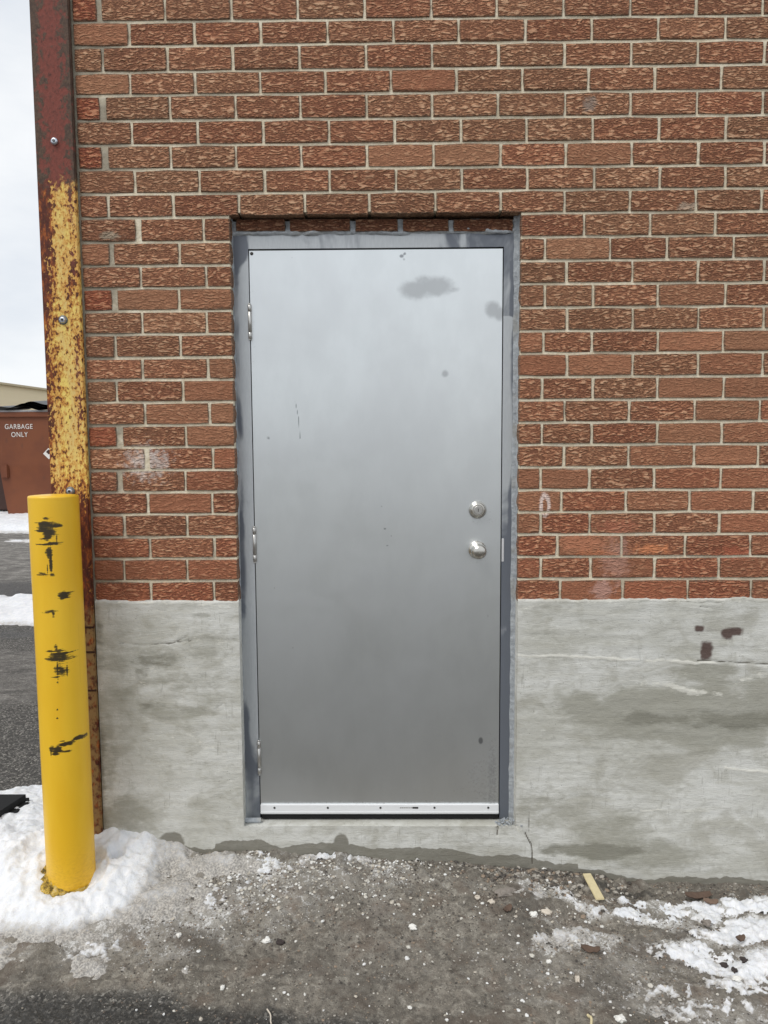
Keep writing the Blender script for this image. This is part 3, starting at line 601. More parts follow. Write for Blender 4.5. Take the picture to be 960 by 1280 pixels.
white = np.maximum.reduce([line([(645, 818), (720, 820), (800, 822), (870, 828), (960, 832)], .006, .95), line([(800, 851), (830, 855), (870, 865), (905, 868), (925, 850), (960, 838)], .012, .8), line([(860, 866), (930, 864)], .009, .7),
     line([(905, 958), (960, 963)], .006, .9), line([(790, 1010), (860, 1012), (960, 1022)], .004, .7), line([(700, 840), (860, 843)], .003, .4),
     line([(150, 752), (240, 754), (300, 756)], .006, .55), line([(186, 922), (240, 918), (255, 928)], .008, .5), line([(200, 770), (230, 790), (180, 850)], .03, .38), line([(245, 800), (300, 802)], .03, .35), line([(660, 1020), (650, 1035), (630, 1032)], .015, .6),
     line([(645, 760), (700, 752), (960, 750)], .008, .45), line([(240, 930), (300, 945), (290, 975)], .03, .3)])
LA = 1.25; LJ = LJ * .35
pit = np.maximum.reduce([line([(656, 1040), (664, 1055), (665, 1078)], .0028, 1.), line([(662, 1000), (660, 1040)], .0022, .65), line([(870, 825), (960, 829)], .0025, .75), line([(305, 1030), (304, 1062)], .002, .6), line([(664, 860), (668, 900)], .002, .4),
     line([(150, 803), (180, 806), (240, 800)], .004, .45), line([(240, 812), (235, 795), (210, 805)], .004, .4), line([(622, 1030), (621, 1042)], .004, .9), line([(800, 751), (900, 753)], .004, .4), line([(270, 885), (280, 878), (295, 900)], .004, .4),
     line([(874, 758), (890, 760)], .004, .5)])
rust = np.zeros_like(X)
for px, py, rx, ry, a in [(873, 785, 6, 3.5, 1.1), (887, 787, 14, 2, .5), (882, 812, 6.5, 10.5, 1.2), (908, 791, 7, 7, 1.2), (917, 789, 10, 5, 1.1), (914, 800, 2, 7, .4)]:
    q = wp(px, py); d = ((np.abs(X - q[0]) / (rx / 330.)) ** 3.5 + (np.abs(Z - q[2]) / (ry / 330.)) ** 3.5) ** (1 / 3.5) + .35 * fbm(X * 55, Z * 55, 64, 4)
    rust = np.maximum(rust, a * np.clip(1.55 - d, 0, 1))
contact = zmud(X, np.zeros_like(X) - .02)
arc = .028 + .016 * np.abs(np.sin(X * 9 + 1.3 * vn(X * 3, X * 0, 3))) + .02 * vn(X * 2.3, X * 0, 7)
arc = np.where((X > -.62) & (X < .75), arc, arc * .5)
wet = ss(.012, -.008, Z - (contact + arc)) * 1.
wet = np.maximum(wet, W2([(427, 1053, 9, 13, 1.), (216, 1050, 15, 12, 1.)], ns=.04))
Yf = Yf + .004 * pit * (pit > .3) - .003 * np.clip(white - .4, 0, 1)
Xc = (X[:-1, :-1] + X[1:, 1:]) / 2; Zc = (Z[:-1, :-1] + Z[1:, 1:]) / 2
SILL = -.020
keep = (Z[1:, 1:] < topx[1:, 1:] + .012) & ~((Xc > OX0) & (Xc < OX1) & (Zc > SILL))
me = gridmesh('concrete_foundation', np.stack([X, Yf, Z], -1), CONC, {'damp': damp, 'damp2': damp2, 'white': white, 'pit': pit, 'rust': rust, 'wet': wet}, keep=keep)
fnd = shift(link('concrete_foundation', me, bld))
mb = MB()   # reveals, sill top and the body behind the parged face
mb.box(OX0 - .05, OX0 + .0005, FY + .003, .30, -.4, FT - .001).box(OX1 - .0005, OX1 + .05, FY + .004, .30, -.4, FT - .004).box(OX0 - .05, OX1 + .05, FY + .004, .32, -.38, SILL - .003)
mb.box(BX0 - .012, BX0 + .2, .10, BY1, -.42, FT).box(BX1 - .05, BX1 + .012, .0, BY1, -.42, FT)
shift(mb.build('foundation_core', CONC, bld))

# ---- door frame (galvanised hollow metal, partly primed)
def grid_box(x0, x1, z0, z1, y, n=.008):
    return None
fy = .048
s_l, s_r, s_b, s_t = -.4555, .4575, wp(470, 1023, fy)[2], wp(470, 312, fy)[2]       # the leaf
f_l, f_r, f_t = wp(294, 300, fy)[0], wp(643.5, 300, fy)[0], wp(470, 292, fy)[2]
f_l2 = wp(303, 1000, fy)[0]; f_r2 = wp(637.5, 1000, fy)[0]
FL, FR = (f_l + f_l2) / 2, (f_r + f_r2) / 2
print('leaf', s_l, s_r, s_b, s_t, 'frame', f_l, f_l2, f_r, f_r2, f_t)
def plate(name, x0, x1, z0, z1, y, mat, attrs, parent, step=.006, depth=.05):
    xs = np.linspace(x0, x1, max(2, int((x1 - x0) / step))); zs = np.linspace(z0, z1, max(2, int((z1 - z0) / step)))
    X, Z = np.meshgrid(xs, zs); Y = np.full_like(X, y)
    rr = .0022; dl = np.minimum(np.minimum(X - x0, x1 - X), np.minimum(Z - z0, z1 - Z)); 
    # folded edge: an extra border ring goes back
    P = np.stack([X, Y, Z], -1); P = np.pad(P, ((1, 1), (1, 1), (0, 0)), mode='edge'); P[0, :, 1] = P[-1, :, 1] = y + depth; P[:, 0, 1] = P[:, -1, 1] = y + depth
    A = {k: np.pad(a(X, Z), 1, mode='edge') for k, a in attrs.items()}
    me = gridmesh(name, P, mat, A, smooth=False); return shift(link(name, me, parent))
frame = shift(empty('door_frame', (0, 0, 0), bld)); 
zero = lambda X, Z: X * 0
def prim(X, Z):
    t = .9 * ss(.10, .02, np.abs(X - FL)) * ss(f_t - .12, f_t - .08, Z) + .8 * ss(f_r - .30, f_r - .22, X + .25 * (f_t - Z)) * (Z > f_t - .3) * (X > 0)
    t = t + (X > 0) * (Z < f_t - .1) * (.75 * ss(FR - .02, FR - .008, X) + .9 * ss(1.5, .9, Z)) + (X < 0) * (.55 * ss(FL + .032, FL + .018, X) + .75 * ss(.35, .15, Z) * ss(FL + .012, FL + .018, X))
    t = t - .25 * ((Z > f_t - .065) & (X > .08) & (X < .34)) * (.5 + .5 * np.sign(np.sin(X * 90 + 3 * np.sin(X * 37)))) + .35 * ((Z > f_t - .065) & (X > -.2) & (X < .0))
    return t * .8 - .26
def jamb(name, x0, x1, z0, z1):
    o = plate(name, x0, x1, z0, z1, fy, FRAME, {'primer': prim}, frame, .01, .12); return o
for o in (jamb('jamb', FL, s_l - .0035, SILL + .002, f_t), jamb('jamb', s_r + .004, FR, SILL + .002, f_t), jamb('head', s_l - .0035, s_r + .004, s_t + .006, f_t)):
    o.matrix_parent_inverse = Matrix.Identity(4)
o = MB().box(FL + .002, FR - .002, fy + .012, fy + .10, s_t - .01, f_t - .004).box(FL + .002, s_l + .02, fy + .012, fy + .10, SILL, f_t - .01).box(s_r - .02, FR - .002, fy + .012, fy + .10, SILL, f_t - .01).build('stop', GAP, frame)
q0, q1 = wp(626, 673, fy), wp(625.5, 702, fy)
MB().box(s_r + .0045, s_r + .0125, fy - .0022, fy + .004, q1[2], q0[2], 0, .001).build('strike_plate', WHITEP, frame)
# backing behind the threshold gap; shade above cut bricks put into its black
MB().box(OX0, OX1, fy + .07, .34, SILL - .004, OZ1 + .1).build('dark_backing', GAP, frame)

# ---- the door leaf
leaf_y = fy + .0015
def stain(X, Z):
    return np.maximum.reduce([W2([(520, 363, 19, 11, 1), (545, 358, 20, 12, 1.05), (563, 362, 12, 4, .7), (530, 352, 12, 8, .8), (616, 387, 9, 10, 1.), (556, 467, 4.5, 4.5, .9), (624, 392, 6, 9, 1), (335, 547, 2, 2, .8)], X, Z, fy, ns=.14, sc=22)])
def dirt(X, Z):
    return np.maximum.reduce([W2([(615, 985, 7, 70, .7), (600, 975, 22, 42, .42), (612, 1000, 14, 20, .5), (590, 990, 40, 20, .3), (470, 1003, 190, 3, .5), (323, 990, 3, 60, .4), (600, 650, 22, 8, .35), (600, 700, 20, 10, .3), (318, 450, 3, 120, .3), (345, 560, 6, 50, .12)], X, Z, fy, ns=.2, sc=30)])
def mark(X, Z):
    t = W2([(477, 633, 1.5, 1.5, .6), (481, 661, 2, 1.4, .8), (489, 670, 1.6, 1.4, .6), (484, 682, 2, 1.3, .7), (498, 640, 1.5, 2, .4), (502, 320, 3, 2.4, .8), (506, 317, 2, 2, .8), (601, 926, 3.2, 5, .9), (366, 810, 1.6, 2.4, .5), (343, 735, 1.6, 3, .5), (505, 324, 2, 2, .6),
            (365, 322, 1.5, 1.2, .5), (380, 330, 1.2, 1.2, .4), (351, 345, 1.2, 1.2, .4), (322, 362, 1.4, 1.4, .4), (584, 598, 1.4, 2, .4), (612, 640, 3, 2, .4), (610, 770, 1.2, 4, .5), (575, 525, 1.0, 8, .3), (336, 548, 2, 2, .6)], X, Z, fy, ns=.1, sc=40)
    for pts in ([(369, 502), (373, 522), (375, 548)], [(334, 570), (337, 590)]):
        for a_, b_ in zip(pts[:-1], pts[1:]):
            p0, p1 = wp(*a_, fy), wp(*b_, fy); dx, dz = p1[0] - p0[0], p1[2] - p0[2]; s = np.clip(((X - p0[0]) * dx + (Z - p0[2]) * dz) / (dx * dx + dz * dz), 0, 1)
            t = np.maximum(t, (.9 if a_[0] > 350 else .45) * np.exp(-(np.hypot(X - p0[0] - s * dx, Z - p0[2] - s * dz) / .0022) ** 2))
    return t
z_sw1, z_sw0 = wp(470, 1005, fy)[2], wp(470, 1016.5, fy)[2]
door = plate('door', s_l, s_r, z_sw0 - .004, s_t, leaf_y, DOOR, {'stain': stain, 'dirt': dirt, 'mark': mark}, bld, .0042, .044)
def sub(o): o.matrix_parent_inverse = Matrix.Identity(4); return o
# bottom sweep: aluminium channel with screws, rubber lip below
mb = MB().box(s_l, s_r, leaf_y - .009, leaf_y + .002, z_sw0, z_sw1, 0, .0012).box(s_l, s_r, leaf_y - .0115, leaf_y - .0088, z_sw0 + .004, z_sw0 + .011, 0, .001)
for px in (343.5, 410, 475.6, 543, 610):
    q = wp(px, 1009, fy); mb.lathe([(.0042, .0), (.0042, .0012), (.002, .0022)], (q[0], leaf_y - .009, z_sw1 - .011), 'y', 10, 1)
q = wp(511, 1009, fy)
for i in range(7): mb.box(q[0] - .034 + i * .007, q[0] - .029 + i * .007, leaf_y - .0093, leaf_y - .0088, z_sw1 - .0135, z_sw1 - .0095, 2)
mb.box(q[0] + .014, q[0] + .036, leaf_y - .0094, leaf_y - .0088, z_sw1 - .015, z_sw1 - .008, 1)
sub(mb.build('door_sweep', [ALU, DARKM, HINGE], door))
sub(MB().box(s_l + .004, s_r - .001, leaf_y - .002, leaf_y + .006, SILL + .003, z_sw0 - .0005).build('rubber_lip', RUBBER, door))
# hinges
for ya, yb, px in ((381, 424, 313.5), (659, 702, 320.5), (926, 967, 324.5)):
    za, zb = wp(px, yb, fy)[2], wp(px, ya, fy)[2]; h = zb - za; xc = s_l - .002
    mb = MB(); e = .0008
    for i, (a_, b_) in enumerate(((0, .2), (.2, .8), (.8, 1))):
        mb.lathe([(.0045, za + h * a_ + e), (.0062, za + h * a_ + e + .001), (.0062, za + h * b_ - e - .001), (.0045, za + h * b_ - e)], (xc, fy - .0055, 0), 'z', 14)
    mb.lathe([(.0038, zb), (.005, zb + .002), (.003, zb + .005)], (xc, fy - .0055, 0), 'z', 10).lathe([(.003, za - .005), (.005, za - .002), (.0038, za)], (xc, fy - .0055, 0), 'z', 10)
    mb.box(xc, xc + .007, fy - .001, fy + .02, za, zb)
    sub(mb.build('hinge', HINGE, door))
# lockset
q = wp(597.5, 637.5, .035); y0 = leaf_y
sub(MB().lathe([(.033, -.001), (.033, .004), (.031, .009), (.026, .018), (.0225, .0215), (.0205, .022)], (q[0], y0, q[2]), 'y', 40).build('deadbolt', SATIN, door))
mb = MB().lathe([(.0165, .020), (.0165, .0235), (.0145, .0248)], (q[0], y0, q[2]), 'y', 28).box(q[0] - .0012, q[0] + .0012, y0 - .0256, y0 - .0245, q[2] - .006, q[2] + .006, 1)
sub(mb.build('key_cylinder', [HINGE, DARKM], door))
q = wp(597.5, 688, .0)
kn = [(.0335, -.001), (.0335, .003), (.031, .007), (.022, .012), (.0155, .016), (.0145, .024), (.017, .029), (.0235, .034), (.0275, .041), (.0288, .047), (.0278, .053), (.0250, .059), (.0205, .0635), (.0145, .0668), (.008, .0685), (.002, .069)]
sub(MB().lathe(kn, (wp(597.5, 688, .03)[0], y0, wp(597.5, 688, .03)[2]), 'y', 44).build('door_knob', SATIN, door))
q = wp(315.5, 317.5, fy); sub(MB().lathe([(.006, -.0005), (.006, .0012), (.003, .0018)], (s_l + .009, leaf_y, s_t - .010), 'y', 12).build('screw', DARKM, door))

# ---- grey mortar worked round the frame
mb_v = []; mb_f = []
def seam(pts_out, pts_in, y_out, y_in, parent, name='mortar_seam'):
    n_ = len(pts_out); v = []
    for (a_, b_) in zip(pts_out, pts_in):
        t = [(0, y_out), (.3, y_in - .004), (.8, y_in - .0035), (1, y_in)]
        for s, yy in t: v.append((a_[0] + (b_[0] - a_[0]) * s, yy + rnd.uniform(-.0012, .0012), a_[1] + (b_[1] - a_[1]) * s))
    f = [(i * 4 + j, i * 4 + j + 1, (i + 1) * 4 + j + 1, (i + 1) * 4 + j) for i in range(n_ - 1) for j in range(3)]
    return link(name, rawmesh(name, v, f, PATCH, True), parent)
zz = np.arange(SILL - .002, OZ1, .006)
wob = lambda s, a: a * fbm(zz * 14, zz * 0, s, 4)
seam([(OX0 - .002, z) for z in zz], [(FL + .0035 + max(0, d) * 1.3, z) for z, d in zip(zz, wob(71, .004))], .034, fy - .001, frame)
seam([(OX1 + .002, z) for z in zz[::-1]], [(FR - .004 - max(-.003, d), z) for z, d in zip(zz[::-1], wob(75, .005))], .022, fy - .001, frame)
xx_ = np.arange(OX0, OX1 + .003, .005); nn_ = fbm(xx_ * 16, xx_ * 0, 81, 4)
xs2, zs2 = np.meshgrid(xx_, np.linspace(0, 1, 16))
bot = f_t - .004 - .005 * nn_; zt = bot[None, :] + (OZ1 - .017 + .005 * nn_[None, :] - bot[None, :]) * zs2
P = np.stack([xs2, fy - .001 - .006 * ss(0, .12, zs2) * ss(.5, .3, zs2) + .011 * fbm(xs2 * 30, zt * 46, 83, 4) + 0 * zt, zt], -1)
link('mortar_seam', gridmesh('mortar_seam', P, PATCH), frame)
def lumps(name, c, n, s, r0, mat, parent):
    mb = MB()
    for i in range(n):
        r = rnd.uniform(.3, 1) * r0; p = (c[0] + rnd.gauss(0, s[0]), c[1] + rnd.gauss(0, s[1]), c[2] + rnd.gauss(0, s[2]))
        v = [(p[0] + a * r * rnd.uniform(.6, 1.2), p[1] + b * r * .6 * rnd.uniform(.6, 1.2), p[2] + d * r * rnd.uniform(.6, 1.2)) for a, b, d in ICO]
        mb.add(v, ICOF, 0, False)
    return mb.build(name, mat, parent)
T_ = (1 + 5 ** .5) / 2; ICO = [(a / 1.9, b / 1.9, c / 1.9) for a, b, c in [(-1, T_, 0), (1, T_, 0), (-1, -T_, 0), (1, -T_, 0), (0, -1, T_), (0, 1, T_), (0, -1, -T_), (0, 1, -T_), (T_, 0, -1), (T_, 0, 1), (-T_, 0, -1), (-T_, 0, 1)]]
ICOF = [(0, 11, 5), (0, 5, 1), (0, 1, 7), (0, 7, 10), (0, 10, 11), (1, 5, 9), (5, 11, 4), (11, 10, 2), (10, 7, 6), (7, 1, 8), (3, 9, 4), (3, 4, 2), (3, 2, 6), (3, 6, 8), (3, 8, 9), (4, 9, 5), (2, 4, 11), (6, 2, 10), (8, 6, 7), (9, 8, 1)]
q = wp(634, 1028, .01)
tag(lumps('mortar_crumbs', (q[0] + .005, .012, SILL + .004), 90, (.022, .012, .007), .006, PATCH, frame), kind='stuff')
q = wp(315, 1024, .02); 
link('mortar_seam', gridmesh('m', np.stack([np.meshgrid(np.linspace(FL - .02, s_l + .004, 20), np.linspace(0, 1, 5))[0], .03 - .012 * np.sin(np.meshgrid(np.linspace(0, 1, 20), np.linspace(0, 1, 5))[1] * 3.14) + 0, SILL - .006 + .022 * np.meshgrid(np.linspace(0, 1, 20), np.linspace(0, 1, 5))[1]], -1), PATCH), frame)

# ================================================================== steel corner post
PX0, PX1, PYF = wp(49.5, 300, -.022)[0], -1.046, -.022
mb = MB().box(PX0, PX1, PYF, -.001, -.40, 4.5, 0, .003)
mb.box(PX0, PX0 + .010, -.002, .14, -.40, 4.5, 0, .001)
post = mb.build('steel_post', POST)
tag(post, 'rusty steel corner post with dark red paint above and worn yellow paint below', 'post')
for px, py, w_ in ((68.5, 177, 0), (79, 400, 1), (88, 614, 1)):
    q = wp(px, py, PYF); mb = MB()
    if w_: mb.lathe([(.0165, 0), (.0165, .002), (.0135, .004)], (q[0], PYF, q[2]), 'y', 24, 1)
    mb.lathe([(.0125, .001), (.0125, .005), (.010, .009), (.006, .010)], (q[0], PYF, q[2]), 'y', 6 if w_ else 20, 0, not w_).lathe([(.0045, .009), (.0045, .0125), (.003, .0135)], (q[0], PYF, q[2]), 'y', 12, 1 if not w_ else 2)
    o = mb.build('bolt', [ZINC, steel('washer_steel', sr(120, 124, 124), .45, .8), DARKM], post)
for py in (784, 815, 863):
    q = wp(112, py, PYF); MB().box(PX0 + .03, PX1 + .0015, PYF - .0022, PYF + .004, q[2] - .004, q[2] + .003, 0, .0012).build('weld_seam', steel('rusted_weld', sr(62, 36, 24), .9, 0), post)

# ================================================================== bollard
ct, cb = wp(67, 619, -.17), wp(90, 1098, -.17); print('bollard', ct, cb)
bt = ct[2]; bx, by, br = (ct[0] + cb[0]) / 2, -.172, .0815
za = np.r_[-.30, np.arange(-.12, bt - .006, .0045), bt - .006, bt - .003, bt - .001, bt]; ang = np.linspace(-math.pi, math.pi, 261) - math.pi / 2
A_, Zb = np.meshgrid(ang, za); rr = br - np.where(Zb > bt - .0035, (Zb - (bt - .0035)) * .8, 0) + .0006 * vn(Zb * 6, A_, 9)
ex = (ct[0] - cb[0]) / 1.35
Xb = bx + rr * np.cos(A_) + ex * (Zb - .55); Yb = by + rr * np.sin(A_)
def on(px, py): # measured mark -> (angle offset metres, height) on the sleeve face
    q = wp(px, py, by - br * .8); return q
def scuff():
    t = np.zeros_like(Xb); nz = .35 * fbm(Xb * 70, Zb * 70, 91, 3)
    S = [(60, 655, 12, 4, .8), (57, 660, 10, 9, .8), (64, 664, 9, 8, .95), (70, 657, 8, 3, .9), (62, 670, 5, 6, .8), (62, 680, 17, 1.5, 1), (70, 678, 10, 1.3, .8), (64, 690, 4, 10, .8), (66, 705, 2.2, 13, .85), (56, 717, 10, 2.5, .6), (68, 717, 4, 4, .6), (60, 648, 5, 2, .6), (75, 657, 4, 2, .6), (60, 690, 2, 2, .6),
         (80, 744, 6, 5, 1), (66, 763, 9, 1.4, .8), (69, 766, 2, 5, .7), (74, 818, 12, 8, .8), (76, 823, 15, 4, .75), (78, 838, 8, 10, .75), (72, 808, 3, 5, .6), (72, 845, 6, 1.8, .7), (74, 885, 1.3, 1.3, .8), (74, 896, 1.3, 1.3, .8), (74, 851, 1.5, 1.5, .7),
         (74, 935, 8, 5, 1), (84, 929, 10, 2.6, 1), (96, 925, 6, 3, 1), (68, 934, 5, 6, .7), (72, 940, 5, 2, .9), (80, 925, 3, 1.2, .7)]
    S = [(a_[0], a_[1], a_[2], a_[3] * (.75 if a_[3] > 6 and a_[2] > 6 else 1), a_[4]) for a_ in S] + [(56, 653, 15, 1.3, .95), (63, 657, 17, 1.1, .9), (54, 663, 12, 1.0, .9), (66, 668, 11, 1.0, .8), (60, 646, 8, 1.0, .7), (57, 673, 7, .8, .8), (66, 698, 1.4, 22, .95), (62, 710, .9, 9, .7), (72, 672, 1, 9, .6), (70, 812, 16, 1.1, .9), (78, 816, 15, 1.0, .9), (72, 822, 18, 1.0, .9), (80, 828, 12, .9, .8), (76, 833, 9, .9, .7), (74, 836, 1.1, 16, .8), (84, 838, 1.2, 10, .8), (80, 741, 8, .9, .9), (81, 747, 7, .8, .9), (58, 765, 6, .8, .6), (80, 938, 11, 1.2, .9), (90, 927, 14, 1.3, .9), (66, 938, 1.0, 7, .8)]
    for px, py, rx, ry, a in S:
        q = on(px, py); d = np.sqrt(((Xb - q[0]) / (rx / 360.)) ** 2 + ((Zb - q[2]) / (ry / 360.)) ** 2) + nz
        t = np.maximum(t, np.where(Yb < by, a * np.clip(1.35 - d, 0, 1) * 1.25, 0))
    return t
drip = np.zeros_like(Xb)
for px, y0_, y1_ in ((84, 730, 800), (92, 780, 860), (70, 700, 730), (58, 770, 800)):
    q0, q1 = on(px, y0_), on(px + 2, y1_); drip = np.maximum(drip, .45 * np.exp(-((Xb - q0[0]) / .0016) ** 2) * ss(q1[2] - .01, q1[2] + .01, Zb) * ss(q0[2] + .01, q0[2] - .01, Zb) * (Yb < by))
me = gridmesh('post_body', np.stack([Xb, Yb, Zb], -1), YEL, {'scuff': scuff(), 'drip': drip})
root = tag(empty('bollard', (bx, by, -.12)), 'tall yellow bollard with black scuffs standing in snow beside the wall corner', 'bollard')
o = link('sleeve', me, root); o.matrix_parent_inverse = Matrix.Translation((-bx, -by, .12))
o = MB().lathe([(.0, -.004), (br - .004, -.004), (br - .0035, -.0005), (br * .6, .002), (.004, .003)], (bx + ex * (bt - .55), by, bt), 'z', 64).build('top_cap', YEL, root); o.matrix_parent_inverse = Matrix.Translation((-bx, -by, .12))
v = []; f = []; nA = 60                                    # torn collar of old paint round the foot
for i in range(nA):
    a = 2 * math.pi * i / nA; lw = max(0., math.cos(a - 3.5)) ** 1.5; k_ = .5 + .5 * math.sin(i * 2.4) * rnd.random()
    cx, cy = bx + ex * (-.67), by
    for r_, h in ((br - .004, -.125 + .05 * lw), (br + .002, -.132 + .07 * lw * k_), (br + .003 + .022 * lw, -.132 + .04 * lw * k_), (br + .004 + .035 * lw * (.5 + k_), -.128), (br + .008, -.16)):
        v.append((cx + r_ * math.cos(a), cy + r_ * math.sin(a), h + rnd.uniform(-.003, .003)))
for i in range(nA):
    for j in range(4): f.append((i * 5 + j, i * 5 + j + 1, ((i + 1) % nA) * 5 + j + 1, ((i + 1) % nA) * 5 + j))
o = link('paint_collar', rawmesh('paint_collar', v, f, COLLAR, False), root); o.matrix_parent_inverse = Matrix.Translation((-bx, -by, .12))

# ================================================================== debris
def zs_(x, y): return float(zmud(np.array([x]), np.array([y]))[0])
V = []; F = []; CC = []
def stone(x, y, r, col, flat=.6, up=.3):
    z = zs_(x, y); ca, sa = math.cos(rnd.random() * 6), math.sin(rnd.random() * 6); n0 = len(V); st = rnd.uniform(.6, 1.3); 
    for a, b, d in ICO:
        a *= r * rnd.uniform(.65, 1.25) * st; b *= r * rnd.uniform(.65, 1.25); d *= r * flat * rnd.uniform(.65, 1.25)
        V.append((x + a * ca - b * sa, y + a * sa + b * ca, z + d + r * up)); CC.append(col)
    F.extend([tuple(i + n0 for i in q) for q in ICOF])
def flush(name, kind='stuff', **k):
    global V, F, CC
    me = rawmesh(name, V, F, STONE); a = me.color_attributes.new('col', 'FLOAT_COLOR', 'POINT'); a.data.foreach_set('color', [x for c in CC for x in c]); V, F, CC = [], [], []
    o = link(name, me); return tag(o, kind=kind, **k)
PAL = [sr(92, 86, 80), sr(120, 112, 102), sr(84, 80, 74), sr(150, 142, 130), sr(150, 132, 114), sr(104, 92, 82), sr(66, 62, 58), sr(176, 170, 160)]
for i in range(15000):
    y = -abs(rnd.gauss(0, .30)) - .005 if rnd.random() < .6 else -rnd.uniform(0, 1.0); x = rnd.uniform(-.8, 1.6) if rnd.random() < .8 else rnd.uniform(-1.5, 1.6)
    if y < -1.0 or (x < -.85 and y > -.42): continue
    stone(x, y, rnd.choice([.0014, .0018, .0024, .0032]) * rnd.uniform(.7, 1.4), rnd.choice(PAL))
for i in range(700):                                         # coarser crushed stone along the wall, right of the door
    x = rnd.gauss(.62, .16); y = -abs(rnd.gauss(0, .07)) - .012
    stone(x, y, rnd.uniform(.004, .010), rnd.choice(PAL))
flush('gravel', label='loose dark grit and crushed stone scattered over the frozen mud', cat='gravel')
WH = [sr(232, 230, 224), sr(214, 210, 200), sr(240, 240, 238), sr(200, 192, 178)]
for i in range(1500):
    t = rnd.random()
    if t < .45: q = gp(rnd.gauss(400, 110), 1075 + abs(rnd.gauss(0, 24)), -.15)
    elif t < .75: q = gp(rnd.gauss(290, 60), rnd.gauss(1085, 26), -.14)
    elif t < .85: q = gp(rnd.gauss(700, 50), rnd.gauss(1120, 25), -.2)
    else: q = gp(rnd.uniform(150, 960), rnd.uniform(1120, 1270), -.22)
    if q[1] > -.012: continue
    stone(q[0], q[1], rnd.uniform(.0018, .0062) * (1 if rnd.random() < .9 else 1.5), rnd.choice(WH), .7)
flush('ice_crumbs', label='small white crumbs of crusted ice strewn below the door sill', cat='ice')
# single pieces
def piece(name, px, py, r, col, label, cat, el=1.0, flat=.7, rot=0, zc=-.2):
    global V, F, CC
    q = gp(px, py, zc)
    for _ in range(4): q = gp(px, py, zs_(q[0], min(q[1], -.01)))
    import bmesh
    bm = bmesh.new(); bmesh.ops.create_icosphere(bm, subdivisions=3, radius=1)
    for vv in bm.verts:
        k = 1 + .35 * float(fbm(vv.co.x * 2 + px, vv.co.y * 2 + vv.co.z, py, 3)) * 2
        vv.co = Vector((vv.co.x * r * el * k, vv.co.y * r * k, vv.co.z * r * flat * k))
    me = bpy.data.meshes.new(name); bm.to_mesh(me); bm.free(); me.materials.append(col)
    return tag(link(name, me, None, (q[0], q[1], zs_(q[0], q[1]) + r * flat * .45 + (.012 if q[0] > 1.0 and q[1] > -.62 else 0)), (0, 0, rot)), label, cat)
ICEM = plain('white_ice_chip', sr(232, 230, 224), .5, .08, 80, .003); PSTONE = plain('pale_stone', sr(206, 196, 182), .8, .12, 60, .004); DSTONE = plain('dark_stone', sr(60, 52, 50), .8, .3, 60, .004); GSTONE = plain('grey_stone', sr(136, 128, 120), .8, .2, 50, .004)
for a in [('ice_chip', 224, 1170, .0105, ICEM, 'white ice chip lying alone below the edge of the snow bank', .8), ('ice_chip', 278, 1236, .009, ICEM, 'small white ice chip near the bottom edge, right of the wet asphalt', .7),
          ('ice_chip', 333, 1177, .010, ICEM, 'slanted white ice sliver beside a dark twig in the mud', 1.6), ('ice_chip', 515, 1160, .010, ICEM, 'flat white ice chip on the mud below the middle of the door', 1.6),
          ('pale_pebble', 679, 1086, .014, ICEM, 'rounded white pebble on top of the crushed stone by the wall', .8), ('pale_pebble', 597, 1125, .010, PSTONE, 'left of two pale pebbles below the right door jamb', 1.2), ('pale_pebble', 614, 1128, .011, PSTONE, 'right of two pale pebbles below the right door jamb', 1.3),
          ('pale_pebble', 667, 1144, .012, ICEM, 'white pebble in the snowy mud left of the wood shim', 1.3), ('pale_pebble', 683, 1141, .012, PSTONE, 'long cream pebble next to the shim, pointing to it', 1.8), ('pale_pebble', 722, 1225, .012, PSTONE, 'upright pale chip on bare mud below the small brown leaf', .7),
          ('pale_pebble', 686, 1203, .008, ICEM, 'small round white pebble on bare mud under the snowy patch', 1.), ('pale_pebble', 775, 1275, .013, ICEM, 'white lump cut off by the bottom edge of the photo', 1.2), ('pale_pebble', 921, 1229, .010, ICEM, 'white shard among the wet black pebbles', 1.5), ('grey_stone', 883, 1159, .014, GSTONE, 'grey stone half sunk in snow below the brown bark', 1.1),
          ('grey_stone', 632, 1118, .020, GSTONE, 'long flat grey stone by the wall below the door corner', 1.9), ('dark_stone', 905, 1212, .011, DSTONE, 'left of the wet black pebbles at the lower right', 1.1), ('dark_stone', 930, 1206, .012, DSTONE, 'right and largest of the wet black pebbles at the lower right', 1.2), ('dark_stone', 918, 1218, .010, DSTONE, 'lowest of the wet black pebbles at the lower right', 1.), ('dark_stone', 350, 1176, .010, DSTONE, 'small dark clod right of the slanted ice sliver', 1.4),
          ('dark_stone', 104, 1058, .014, DSTONE, 'dark clod in the snow right of the bollard foot', 1.1), ('dark_stone', 28, 1164, .008, DSTONE, 'black crumb in thin snow at the lower left', 1.5), ('dark_stone', 190, 1059, .007, DSTONE, 'tiny dark crumb on the snow bank by the wall', 1.)]:
    piece(a[0], a[1], a[2], a[3], a[4], a[5], {'ice_chip': 'ice chip', 'pale_pebble': 'pebble', 'grey_stone': 'stone', 'dark_stone': 'stone'}[a[0]], a[6], rot=rnd.uniform(-.5, .5))['group'] = {'ice_chip': 'loose ice chips on the mud', 'pale_pebble': 'pale pebbles on the mud', 'grey_stone': 'grey stones by the wall', 'dark_stone': 'dark stones and clods'}[a[0]]
